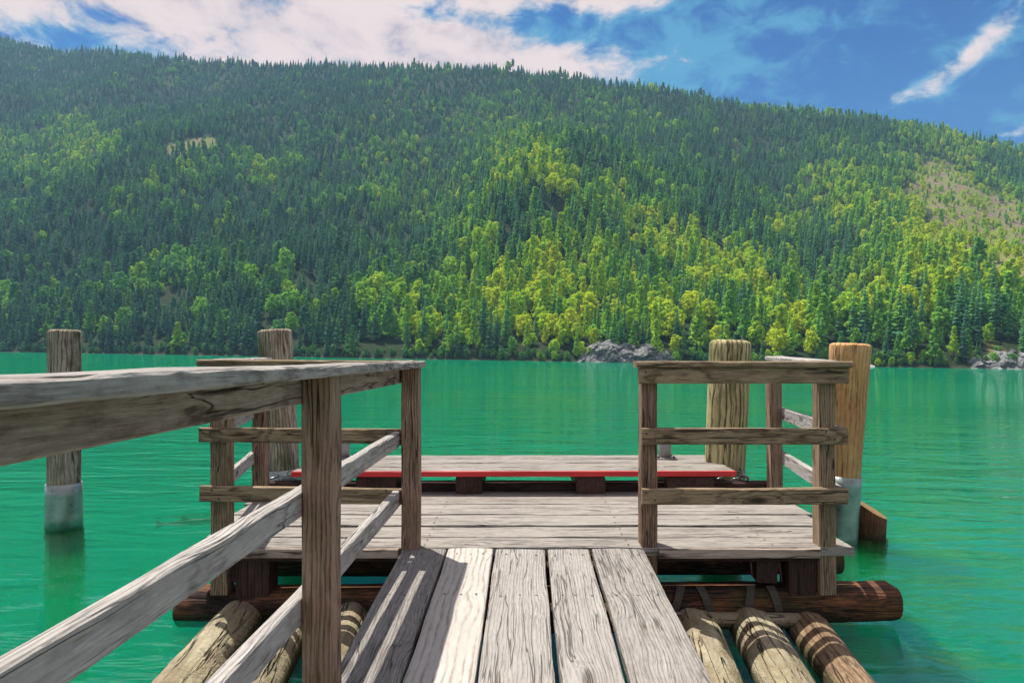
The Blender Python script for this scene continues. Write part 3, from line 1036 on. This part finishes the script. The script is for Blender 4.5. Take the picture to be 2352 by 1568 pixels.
rot = ng.nodes.new('ShaderNodeCombineXYZ')
ng.links.new(named('rotz', 'FLOAT'), rot.inputs[2])
scl = ng.nodes.new('ShaderNodeCombineXYZ')
mw = ng.nodes.new('ShaderNodeMath'); mw.operation = 'MULTIPLY'
hh = named('hgt', 'FLOAT')
ng.links.new(hh, mw.inputs[0]); ng.links.new(named('wid', 'FLOAT'), mw.inputs[1])
ng.links.new(mw.outputs[0], scl.inputs[0]); ng.links.new(mw.outputs[0], scl.inputs[1]); ng.links.new(hh, scl.inputs[2])
vv = named('var', 'INT')
for i in range(NSP):
    cv_, cf_ = SPECIES[i][1]
    tv_, tf_ = SPECIES[i][2]
    me2 = bpy.data.meshes.new('tree_shape')
    nb = len(cv_)
    me2.from_pydata(list(cv_) + list(tv_), [], list(cf_) + [tuple(q + nb for q in f_) for f_ in tf_])
    me2.materials.append(M['leaf']); me2.materials.append(M['bark_tree'])
    me2.polygons.foreach_set('material_index', [0] * len(cf_) + [1] * len(tf_))
    me2.update()
    src = bpy.data.objects.new('tree_shape', me2)
    oi = ng.nodes.new('GeometryNodeObjectInfo')
    oi.inputs['Object'].default_value = src
    oi.inputs['As Instance'].default_value = True
    iop = ng.nodes.new('GeometryNodeInstanceOnPoints')
    cmp_ = ng.nodes.new('FunctionNodeCompare')
    cmp_.data_type = 'INT'; cmp_.operation = 'EQUAL'
    ii = [s_ for s_ in cmp_.inputs if s_.enabled and s_.type == 'INT']
    ng.links.new(vv, ii[0]); ii[1].default_value = i
    ng.links.new(gi.outputs[0], iop.inputs['Points'])
    ng.links.new(cmp_.outputs[0], iop.inputs['Selection'])
    ng.links.new(oi.outputs['Geometry'], iop.inputs['Instance'])
    ng.links.new(rot.outputs[0], iop.inputs['Rotation'])
    ng.links.new(scl.outputs[0], iop.inputs['Scale'])
    ng.links.new(iop.outputs[0], join.inputs[0])
ng.links.new(join.outputs[0], go.inputs[0])
md = forest.modifiers.new('scatter', 'NODES')
md.node_group = ng


# ------------------------------------------------------------------ rocks at the far shore
def outcrop(name, label, px0, px1, hmax, depth, seed):
    r = np.random.default_rng(seed)
    X0 = (px0 - 1208) / F * 262
    X1 = (px1 - 1208) / F * 262
    for _ in range(6):
        X0 = (px0 - 1208) / F * float(shore_y(np.array(X0)))
        X1 = (px1 - 1208) / F * float(shore_y(np.array(X1)))
    nx, nz = 44, 16
    vs, fs = [], []
    for i in range(nx + 1):
        s = i / nx
        X = X0 + (X1 - X0) * s
        prof = (min(1.0, 5 * s, 4 * (1 - s)) ** 0.6) * (0.62 + 0.38 * (0.5 + float(fbm(np.array(s * 3.1), np.array(seed * 1.7), seed, 2))) + 0.25 * float(fbm(np.array(s * 14.0), np.array(seed * 2.7), seed + 3, 3)))
        H = max(0.6, hmax * prof)
        ys_ = float(shore_y(np.array(X)))
        for j in range(nz + 1):
            t_ = j / nz
            bul = 2.6 * float(fbm(np.array(s * 9.0), np.array(t_ * 4.0 + seed), seed + 1, 4)) + 1.2 * float(fbm(np.array(s * 30.0), np.array(t_ * 10.0), seed + 2, 2))
            vs.append((X + bul * 0.4, ys_ - 2.2 + depth * t_ ** 1.6 * 0.75 - bul, -1.0 + (H + 1.0) * t_))
        vs.append((X, ys_ + depth + 3, -1.0))
    k = nz + 2
    for i in range(nx):
        for j in range(nz + 1):
            a = i * k + j
            fs.append((a, a + k, a + k + 1, a + 1))
    fs.append(tuple(range(k)))
    fs.append(tuple(nx * k + j for j in range(k - 1, -1, -1)))
    o = link_mesh(name, vs, fs, M['rock'])
    return tag(o, label, 'rock', 'rocks on the far shore')


outcrop('rock_outcrop', 'long grey limestone cliff at the far waterline left of the olive pile', 1325, 1556, 8.8, 6.0, 31)
outcrop('rock_outcrop', 'grey rock outcrop among bushes at the right edge of the far shore', 2225, 2400, 7.0, 9.0, 37)
outcrop('rock_outcrop', 'low broken rock at the waterline behind the orange pile', 1760, 1850, 2.2, 3.0, 41)

# gravel beach right of the orange pile
X0, X1 = 0.455 * 235, 0.525 * 225
vs, fs = [], []
for i in range(13):
    X = X0 + (X1 - X0) * i / 12
    ysx = float(shore_y(np.array(X)))
    wv = 2.2 * math.sin(math.pi * i / 12) + 0.2
    vs += [(X, ysx - wv * 1.2 - 0.6, -0.15), (X, ysx - 0.2, 0.45 + 0.25 * wv), (X, ysx + 1.5, 0.9 + 0.4 * wv)]
for i in range(12):
    for j in range(2):
        a = i * 3 + j
        fs.append((a, a + 3, a + 4, a + 1))
gb = link_mesh('gravel_beach', vs, fs, M['gravel'], smooth=True)
tag(gb, 'small pale gravel beach on the far shore', None, None, 'structure')

# ------------------------------------------------------------------ haze
hz = link_mesh('haze', [(x, y, z) for z in (-4.0, 640.0) for (x, y) in ((-2000, -300), (2000, -300), (2000, 1700), (-2000, 1700))],
               [(3, 2, 1, 0), (4, 5, 6, 7), (0, 1, 5, 4), (1, 2, 6, 5), (2, 3, 7, 6), (3, 0, 4, 7)], None or bpy.data.materials.new('pale_air'))
hm = hz.data.materials[0]
hm.use_nodes = True
hm.node_tree.nodes.clear()
g = G(hm.node_tree)
ho = g.node('ShaderNodeOutputMaterial')
pv = g.node('ShaderNodeVolumePrincipled')
pv.inputs['Color'].default_value = (0.42, 0.70, 1.0, 1)
pv.inputs['Density'].default_value = 0.00016
pv.inputs['Anisotropy'].default_value = 0.1
g.l.new(pv.outputs[0], ho.inputs['Volume'])
tag(hz, 'thin blue summer haze over the lake', None, None, 'stuff')

# ------------------------------------------------------------------ gangway
DZ = -1.023                 # deck level in the dock frame
gw = thing('gangway', 'walkway of five long grey planks leading straight to the floating platform', 'walkway', (0, 2.0, DZ))
Y0, Y1 = -0.6, 3.605


def gx(pxf, Y):
    """plank edges fan slightly: px at the far end -> X at depth Y"""
    xf = (pxf - 1208) / F * 3.607
    return xf * (0.94 + 0.06 * (Y - 2.12) / (3.6 - 2.12))


EDGES = ((925, 1025, 'gang_shaded', 0.002), (1031, 1133, 'gang_new', 0.004), (1138.5, 1250, 'gang', 0.0), (1258, 1352, 'gang', -0.001), (1360, 1477, 'gang', 0.001))
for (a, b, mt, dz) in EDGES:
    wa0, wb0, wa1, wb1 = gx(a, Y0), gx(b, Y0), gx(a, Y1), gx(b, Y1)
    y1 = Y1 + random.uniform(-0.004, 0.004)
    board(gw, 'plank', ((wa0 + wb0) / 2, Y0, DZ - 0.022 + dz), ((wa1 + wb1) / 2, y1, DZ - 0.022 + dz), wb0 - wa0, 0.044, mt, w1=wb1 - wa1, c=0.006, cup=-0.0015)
for y in (0.4, 1.7, 2.9, 3.5):
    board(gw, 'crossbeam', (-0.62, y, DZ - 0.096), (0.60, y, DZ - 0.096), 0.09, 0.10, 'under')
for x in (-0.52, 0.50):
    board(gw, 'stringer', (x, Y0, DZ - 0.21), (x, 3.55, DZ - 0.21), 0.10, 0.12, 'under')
# nail heads: one mesh
vs, fs = [], []
for (a, b, mt, dz) in EDGES:
    for y in (0.4, 1.7, 2.9, 3.5):
        for q in (0.2, 0.5, 0.82):
            xx = gx(a + (b - a) * q, y) + random.uniform(-.008, .008)
            yy = y + random.uniform(-.012, .012)
            b0 = len(vs)
            for k in range(6):
                vs.append((xx + 0.0062 * math.cos(k * 1.047), yy + 0.0062 * math.sin(k * 1.047), DZ + dz + 0.0012))
            vs.append((xx, yy, DZ + dz + 0.0022))
            fs += [(b0 + k, b0 + (k + 1) % 6, b0 + 6) for k in range(6)]
o = link_mesh('nail_heads', [Vector(v) - LOC[gw.name] for v in vs], fs, M['rust'], gw)
o['kind'] = 'stuff'

# ------------------------------------------------------------------ near railing on the left of the gangway
gr = thing('gangway_railing', 'long near wooden railing along the left side of the walkway', 'railing', (-0.62, 2.0, DZ), 'wooden railings of the landing')
board(gr, 'post', (-0.627, 2.075, DZ - 0.30), (-0.627, 2.075, -0.056), 0.09, 0.11, 'post', up=(0, 1, 0), c=0.005)
board(gr, 'post', (-0.617, 3.636, DZ + 0.001), (-0.617, 3.636, -0.058), 0.09, 0.11, 'post', up=(0, 1, 0), c=0.005)
board(gr, 'post', (-0.627, 0.40, DZ - 0.30), (-0.627, 0.40, -0.056), 0.09, 0.11, 'post', up=(0, 1, 0), c=0.005)
board(gr, 'handrail', (-0.622, -0.6, -0.039), (-0.622, 3.70, -0.039), 0.145, 0.034, 'rail', c=0.006, jit=0.002)
RX = -0.672 - 0.022
board(gr, 'upper_rail', (RX, -0.6, -0.099), (RX, 3.66, -0.099), 0.040, 0.084, 'board', c=0.005)
board(gr, 'middle_rail', (RX, -0.6, -0.445), (RX, 3.66, -0.438), 0.040, 0.080, 'rail', c=0.005)
board(gr, 'lower_rail', (RX, -0.6, -0.772), (RX, 3.66, -0.755), 0.040, 0.086, 'rail', c=0.005)

# ------------------------------------------------------------------ platform
pf = thing('floating_platform', 'broad splayed wooden landing platform floating on logs', 'platform', (0, 4.4, DZ))
SEAMS = (3.635, 3.852, 4.10, 4.384, 4.695, 4.99, 5.16)


def left_x(Y): return -1.80 - 0.150 * (Y - 3.7)
def right_x(Y): return 1.755 + 0.115 * (Y - 3.7)


for i in range(len(SEAMS) - 1):
    a, b = SEAMS[i] + 0.002, SEAMS[i + 1] - 0.024
    y = (a + b) / 2
    dz = random.uniform(-0.004, 0.004)
    tilt = 0.006
    p0 = (left_x(y) + random.uniform(-.012, .012), y + tilt, DZ - 0.024 + dz)
    p1 = (right_x(y) + random.uniform(-.012, .012), y + tilt, DZ - 0.024 + dz)
    board(pf, 'plank', p0, p1, b - a, 0.048, 'deck', c=0.003, cup=0.0)
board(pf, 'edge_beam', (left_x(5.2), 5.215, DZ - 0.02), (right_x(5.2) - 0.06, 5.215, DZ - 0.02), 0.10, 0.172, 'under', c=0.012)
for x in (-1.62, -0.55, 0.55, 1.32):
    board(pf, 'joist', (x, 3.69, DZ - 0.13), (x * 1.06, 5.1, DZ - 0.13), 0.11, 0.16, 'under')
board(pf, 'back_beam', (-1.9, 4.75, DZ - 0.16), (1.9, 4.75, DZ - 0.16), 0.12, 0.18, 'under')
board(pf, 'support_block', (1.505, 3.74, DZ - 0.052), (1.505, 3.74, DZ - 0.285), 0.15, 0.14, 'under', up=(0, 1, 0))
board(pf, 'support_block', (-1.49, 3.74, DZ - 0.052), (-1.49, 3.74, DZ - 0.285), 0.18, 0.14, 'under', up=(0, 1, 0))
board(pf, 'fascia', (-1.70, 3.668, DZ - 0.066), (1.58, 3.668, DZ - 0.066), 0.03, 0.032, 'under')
board(pf, 'edge_board', (-1.775, 3.624, DZ - 0.028), (-0.685, 3.624, DZ - 0.030), 0.022, 0.052, 'board')
board(pf, 'edge_board', (0.715, 3.624, DZ - 0.030), (1.58, 3.624, DZ - 0.028), 0.022, 0.052, 'board')

# ------------------------------------------------------------------ raft logs
WZ = -1.45
fl = thing('float_log', 'thick red-brown log lying crosswise under the front edge of the platform', 'log', (0.07, 3.76, -1.37), 'logs under the landing')
log(fl, 'trunk', (-1.92, 3.76, -1.375), (2.05, 3.76, -1.352), 0.113, 0.108, 'bark', rough=0.09, lump=0.022, flat=0.80, round_a=0.02, round_b=0.02, nseg=36, step=0.045, up=(0, 0, 1))
for x0, tl in ((0.815, -0.35), (0.985, 0.32), (1.205, -0.28), (1.36, 0.2)):
    # iron strap bent over the front of the log
    vs, fs = [], []
    for k in range(7):
        th = RAD(118 + k * 17)          # around the front (-Y) side
        r_ = 0.117
        cy, cz = 3.76 + r_ * math.cos(th), -1.357 + r_ * math.sin(th)
        s_ = (k - 3) * 0.035
        for hw in (-0.022, 0.022):
            vs.append(Vector((x0 + hw + tl * s_, cy, cz)) - LOC[fl.name])
        for hw in (0.022, -0.022):
            vs.append(Vector((x0 + hw + tl * s_, cy * 1 - 0.006 * math.cos(th), cz - 0.006 * math.sin(th))) - LOC[fl.name])
    for k in range(6):
        for j in range(4):
            a, b = k * 4 + j, k * 4 + (j + 1) % 4
            fs.append((a, b, b + 4, a + 4))
    fs += [(3, 2, 1, 0), (24, 25, 26, 27)]
    link_mesh('iron_strap', vs, fs, M['rust'], fl)
ml = thing('float_log', 'dark log crosswise beneath the middle of the platform with its end past the right railing', 'log', (0.1, 4.45, -1.34), 'logs under the landing')
log(ml, 'trunk', (-1.95, 4.45, -1.35), (2.06, 4.45, -1.335), 0.095, 0.09, 'bark', rough=0.05, lump=0.01, up=(0, 0, 1))

for nm, label, mat, xa, r_, mold in (
        ('float_log', 'brown bark-patched log pointing at the viewer, outermost on the right of the walkway', 'logbrown', 1.50, 0.112, None),
        ('float_log', 'pale sediment-coated log right of the walkway, next to the bark-patched one', 'logpale', 1.205, 0.128, None),
        ('float_log', 'pale log partly hidden by the right edge of the walkway', 'logpale', 0.895, 0.124, None),
        ('float_log', 'pale sediment-coated log outermost on the left under the near railing', 'logpale', -1.525, 0.125, None),
        ('float_log', 'shaded pale log under the left railing, second from the outer left one', 'logpale', -1.225, 0.120, None),
        ('float_log', 'mossy pale log behind the near railing post, closest to the walkway planks', 'logpale', -0.925, 0.122, None)):
    sgn = 1 if xa > 0 else -1
    sl = 0.11 if xa > 0 else -0.128
    zz = WZ - 0.014 * xa - 0.008
    t = thing(nm, label, 'log', (xa, 3.0, zz), 'logs under the landing')
    log(t, 'trunk', (xa + sl * (1.2 - 3.45), 1.2, zz - 0.01), (xa + sl * (3.66 - 3.45), 3.66, zz + 0.005), r_ * 1.04, r_ * 0.97, mat, rough=0.085, lump=0.016, nseg=32, step=0.04, up=(0, 0, 1), bend=random.uniform(-.015, .015), round_b=0.02)
cp = thing('float_log', 'thin pale pole lying across the logs under the front beam', 'pole', (1.2, 3.60, -1.40), 'logs under the landing')
log(cp, 'trunk', (0.72, 3.61, -1.405), (1.46, 3.615, -1.41), 0.045, 0.04, 'logpale', rough=0.05, lump=0.02, up=(0, 0, 1))

# ------------------------------------------------------------------ platform railings
lr = thing('platform_railing', 'wooden railing around the left corner of the platform behind the near railing', 'railing', (-1.66, 3.65, DZ), 'wooden railings of the landing')
PY0 = 3.645
board(lr, 'post', (-1.660, PY0 + 0.048, -1.285), (-1.660, PY0 + 0.048, -0.05), 0.093, 0.095, 'olive', up=(0, 1, 0), c=0.005)
board(lr, 'post', (-1.935, 4.92, DZ), (-1.930, 4.92, -0.04), 0.093, 0.095, 'post', up=(0, 1, 0), c=0.005)
board(lr, 'handrail', (-1.748, 3.645, -0.031), (-0.60, 3.655, -0.036), 0.13, 0.036, 'olive', c=0.006)
board(lr, 'side_handrail', (-1.675, 3.715, -0.029), (-1.945, 5.00, -0.020), 0.13, 0.034, 'rail', c=0.006)
board(lr, 'upper_rail', (-1.74, 3.624, -0.094), (-0.68, 3.624, -0.100), 0.038, 0.082, 'olive')
board(lr, 'middle_rail', (-1.749, 3.624, -0.415), (-0.665, 3.624, -0.425), 0.038, 0.078, 'olive')
board(lr, 'lower_rail', (-1.746, 3.624, -0.730), (-0.665, 3.624, -0.747), 0.038, 0.083, 'olive')
for z, nm in ((-0.395, 'middle_side_rail'), (-0.725, 'lower_side_rail'), (-0.085, 'upper_side_rail')):
    board(lr, nm, (-1.722, 3.70, z - 0.02), (-2.005, 4.99, z), 0.036, 0.085, 'rail')

rr = thing('platform_railing', 'wooden three-rail railing around the right corner of the platform', 'railing', (1.62, 3.65, DZ), 'wooden railings of the landing')
board(rr, 'post', (0.668, PY0 + 0.06, -1.285), (0.668, PY0 + 0.06, -0.056), 0.084, 0.12, 'post', up=(0, 1, 0), c=0.005)
board(rr, 'post', (1.636, PY0 + 0.048, -1.285), (1.626, PY0 + 0.048, -0.056), 0.090, 0.095, 'olive', up=(0, 1, 0), c=0.005)
board(rr, 'post', (1.862, 5.05, DZ), (1.852, 5.05, -0.03), 0.090, 0.095, 'post', up=(0, 1, 0), c=0.005)
board(rr, 'handrail', (0.588, 3.645, -0.0385), (1.735, 3.645, -0.0395), 0.13, 0.033, 'olive', c=0.006)
board(rr, 'side_handrail', (1.665, 3.715, -0.037), (1.885, 5.13, -0.008), 0.13, 0.034, 'rail', c=0.006)
board(rr, 'upper_rail', (0.604, 3.624, -0.099), (1.727, 3.624, -0.099), 0.038, 0.084, 'olive')
board(rr, 'middle_rail', (0.620, 3.624, -0.4235), (1.722, 3.624, -0.4235), 0.038, 0.087, 'olive')
board(rr, 'lower_rail', (0.622, 3.624, -0.7475), (1.722, 3.624, -0.744), 0.038, 0.085, 'olive')
for z, nm in ((-0.420, 'middle_side_rail'), (-0.745, 'lower_side_rail')):
    board(rr, nm, (1.705, 3.66, z), (1.928, 5.09, z - 0.002), 0.036, 0.088, 'rail')

def nails(parent, pts_, nrm, r=0.0062):
    n_ = Vector(nrm)
    t1 = n_.orthogonal().normalized(); t2 = n_.cross(t1)
    vs, fs = [], []
    for p in pts_:
        c0 = Vector(p) - LOC[parent.name] + n_ * 0.0015
        b0 = len(vs)
        for k in range(7):
            vs.append(c0 + t1 * r * math.cos(k * 0.8976) + t2 * r * math.sin(k * 0.8976))
        vs.append(c0 + n_ * 0.0018)
        fs += [(b0 + k, b0 + (k + 1) % 7, b0 + 7) for k in range(7)]
    o = link_mesh('nail_heads', vs, fs, M['rust'], parent)
    o['kind'] = 'stuff'


def jit_(p, a=0.008):
    return (p[0] + random.uniform(-a, a), p[1], p[2] + random.uniform(-a, a))


nails(rr, [jit_((x + dx, 3.6045, z + dz)) for x in (0.665, 1.63) for z in (-0.099, -0.4235, -0.746) for dx, dz in ((-0.02, 0.022), (0.022, -0.02))], (0, -1, 0))
nails(lr, [jit_((x + dx, 3.6045, z + dz)) for x in (-1.66, -0.72) for z in (-0.096, -0.42, -0.738) for dx, dz in ((-0.02, 0.022), (0.022, -0.02))], (0, -1, 0))
nails(pf, [(x + random.uniform(-.01, .01), SEAMS[i] + q * (SEAMS[i + 1] - SEAMS[i]), DZ + 0.003) for i in range(5) for x in (-1.62, -0.56, 0.56, 1.34) for q in (0.22, 0.7)], (0, 0, 1), 0.007)

# ------------------------------------------------------------------ red edged boarding step at the back
st = thing('boarding_step', 'raised boarding step with a bright red front edge at the back of the platform', 'step', (-0.09, 5.4, DZ))
ST = -0.848
ys = (5.02, 5.215, 5.425, 5.635, 5.845)
for i in range(4):
    a, b = ys[i] + 0.002, ys[i + 1] - 0.018
    board(st, 'plank', (-1.735, (a + b) / 2, ST - 0.018), (1.558, (a + b) / 2 + 0.012, ST - 0.018 + random.uniform(-.002, .002)), b - a, 0.036, 'deck', c=0.004)
board(st, 'red_edge_board', (-1.738, 5.009, ST - 0.0195), (1.561, 5.022, ST - 0.0175), 0.018, 0.040, 'red', c=0.003, jit=0.0005, label='bright red painted edge')
for x0, x1 in ((-1.27, -0.97), (-0.526, -0.332), (0.377, 0.594), (1.06, 1.405)):
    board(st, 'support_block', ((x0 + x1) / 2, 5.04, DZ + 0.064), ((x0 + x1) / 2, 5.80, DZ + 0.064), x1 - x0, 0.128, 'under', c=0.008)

# bollards on the step
def bollard(x, y, label):
    t = thing('mooring_bollard', label, 'bollard', (x, y, ST), 'steel bollards on the step')
    board(t, 'base_plate', (x - 0.085, y, ST + 0.006), (x + 0.085, y, ST + 0.006), 0.15, 0.012, 'steel', c=0.002, jit=0)
    log(t, 'tube', (x, y, ST + 0.012), (x, y, ST + 0.205), 0.052, 0.052, 'steel', rough=0, nseg=24, round_b=0.012)
    for dx in (-0.064, 0.064):
        for dy in (-0.055, 0.055):
            log(t, 'bolt', (x + dx, y + dy, ST + 0.012), (x + dx, y + dy, ST + 0.026), 0.011, 0.010, 'rust', rough=0, nseg=6, step=0.02, smooth=False)


bollard(1.165, 5.66, 'short grey steel bollard bolted on the step behind the right railing')
bollard(-1.53, 5.66, 'short grey steel bollard on the step hidden behind the near railing post')


# ------------------------------------------------------------------ chains
LINK = None


def chain(label, pts):
    global LINK
    t = thing('mooring_chain', label, 'chain', pts[0], 'chains lying on the platform')
    if LINK is None:
        vs, fs = [], []
        n, k = 14, 6
        for i in range(n):
            a = 6.2832 * i / n
            cx, cy = 0.024 * math.cos(a) + (0.016 if math.cos(a) > 0 else -0.016), 0.020 * math.sin(a)
            for j in range(k):
                b = 6.2832 * j / k
                vs.append((cx + 0.0062 * math.cos(b) * math.cos(a), cy + 0.0062 * math.cos(b) * math.sin(a), 0.0062 * math.sin(b)))
        for i in range(n):
            for j in range(k):
                fs.append((i * k + j, ((i + 1) % n) * k + j, ((i + 1) % n) * k + (j + 1) % k, i * k + (j + 1) % k))
        LINK = bpy.data.meshes.new('link')
        LINK.from_pydata(vs, [], fs)
        LINK.materials.append(M['chain'])
        LINK.polygons.foreach_set('use_smooth', [True] * len(fs))
    P = [Vector(p) for p in pts]
    acc = 0
    d_ = 0.052
    k = 0
    for a, b in zip(P[:-1], P[1:]):
        L = (b - a).length
        n = max(1, int(L / d_))
        for i in range(n):
            q = a.lerp(b, (i + 0.5) / n)
            mid, R, _ = frame(a, b, (0, 0.01, 1))
            o = bpy.data.objects.new('link', LINK)
            C.objects.link(o)
            o.parent = t
            o.matrix_local = Matrix.Translation(q - LOC[t.name]) @ R @ Matrix.Rotation(RAD(90 * (k % 2) + random.uniform(-25, 25)), 4, 'X')
            k += 1


SB = DZ + 0.066 + 0.018
chain('steel chain lying on the back edge beam below the olive pile',
      [(1.47, 5.20, SB), (1.53, 5.26, SB + 0.01), (1.60, 5.21, SB), (1.66, 5.27, SB + 0.005), (1.72, 5.22, SB), (1.70, 5.31, SB + 0.01), (1.69, 5.40, SB + 0.07)])
chain('steel chain heaped on the back edge beam behind the left corner railing',
      [(-1.98, 5.21, SB), (-1.93, 5.25, SB + 0.01), (-1.87, 5.20, SB + 0.006), (-1.82, 5.26, SB + 0.02), (-1.77, 5.21, SB + 0.01), (-1.79, 5.29, SB + 0.02), (-1.86, 5.27, SB + 0.035)])


# ------------------------------------------------------------------ piles
def pile(name, label, Y, top, bot, r_top, r_bot, mat, sleeve=None, round_b=0.03, growth=None):
    """top, bot: (px, py) of the axis in the photograph at depth Y; sleeve: (py0, py1)"""
    a, b = pt(*top, Y), pt(*bot, Y)
    ax = (b - a).normalized()
    foot = a + ax * ((-2.9 - a.z) / ax.z)
    t = thing(name, label, 'pile', foot, 'mooring piles in the lake')
    tot = (foot - a).length
    rb = r_top + (r_bot - r_top) * tot / (b - a).length
    log(t, 'timber', foot, a, rb, r_top, mat, rough=0.025, round_b=round_b, nseg=32, step=0.12)
    if sleeve:
        s0 = a + ax * ((pt(0, sleeve[0], Y).z - a.z) / ax.z)
        s1 = a + ax * ((pt(0, sleeve[1], Y).z - a.z) / ax.z)
        k0 = (s0 - a).length / tot
        k1 = (s1 - a).length / tot
        log(t, 'metal_sleeve', s1, s0, r_top + (rb - r_top) * k1 + 0.012, r_top + (rb - r_top) * k0 + 0.009, 'zinc', rough=0.008, nseg=36, step=0.08)
    if growth:
        s1 = a + ax * ((growth - a.z) / ax.z)
        s2 = a + ax * ((-2.7 - a.z) / ax.z)
        log(t, 'algae_growth', s2, s1, rb + 0.012, rb + 0.010, 'algae', rough=0.06, lump=0.06, nseg=30, step=0.05)
    return t


pile('mooring_pile', 'weathered grey pile standing alone in the water at the far left with a metal sleeve', 5.55, (148, 757), (147, 1212), 0.118, 0.122, 'pile_grey', (1108, 1212), 0.03, -1.42)
pile('mooring_pile', 'grey-brown flat topped pile behind the left corner railing', 5.62, (631, 757), (651, 1080), 0.134, 0.128, 'pile_grey', (1076, 1230), 0.028, -1.45)
pile('mooring_pile', 'thick olive pile with rounded top behind the right railing', 5.50, (1677, 781), (1664, 1095), 0.165, 0.161, 'pile_olive', None, 0.045, -1.47)
pile('mooring_pile', 'fresh orange-brown pile with metal sleeve at the right corner of the platform', 5.55, (1953, 789), (1937, 1092), 0.158, 0.132, 'pile_orange', (1091, 1250), 0.03, -1.47)

# cut stump beside the orange pile
a, b = pt(2000, 1168, 5.62), pt(1996, 1238, 5.62)
ax = (b - a).normalized()
foot = a + ax * ((-2.6 - a.z) / ax.z)
sp = thing('cut_stump', 'short rusty brown pile stump cut at a slant beside the orange pile', 'stump', foot)
log(sp, 'timber', foot, a, 0.118, 0.127, 'stub', rough=0.03, nseg=30, step=0.12, cut_b=-0.058, up=(0, 1, 0))
# pale end grain plate on the cut
_o = [c for c in sp.children][0]
_o.data.materials.append(M['stubtop'])
_o.data.polygons[len(_o.data.polygons) - 1].material_index = 1
s1 = a + ax * ((-1.50 - a.z) / ax.z)
log(sp, 'algae_growth', foot + Vector((0, 0, 0.1)), s1, 0.135, 0.134, 'algae', rough=0.05, lump=0.05, nseg=30, step=0.06)

# ------------------------------------------------------------------ fish
fz = 1.38
fc = Vector((-3.03, 6.02, -1.475))
ft = thing('fish', 'small dark striped fish swimming just under the surface left of the platform', 'fish', fc)
vs, fs = [], []
prof = ((0, .004, .006), (.06, .016, .022), (.16, .024, .032), (.28, .020, .027), (.38, .010, .013), (.43, .005, .010), (.46, .003, .026), (.49, .002, .036))
for (x, hy, hz_) in prof:
    for k in range(8):
        th = 6.2832 * k / 8
        vs.append((x - 0.25, hy * math.cos(th), hz_ * math.sin(th)))
for i in range(len(prof) - 1):
    for k in range(8):
        a_, b_ = i * 8 + k, i * 8 + (k + 1) % 8
        fs.append((a_, b_, b_ + 8, a_ + 8))
fs.append(tuple(range(7, -1, -1)))
fs.append(tuple((len(prof) - 1) * 8 + k for k in range(8)))
fR = Matrix.Rotation(RAD(200), 4, 'Z')
link_mesh('body', vs, fs, M['fish'], ft, fR, smooth=True)
link_mesh('dorsal_fin', [(-0.06, 0.002, .030), (0.05, 0.002, .022), (0.03, 0.002, .052), (-0.06, -0.002, .030), (0.05, -0.002, .022), (0.03, -0.002, .052)],
          [(0, 1, 2), (5, 4, 3), (0, 3, 4, 1), (1, 4, 5, 2), (2, 5, 3, 0)], M['fish'], ft, fR)
print('script done')
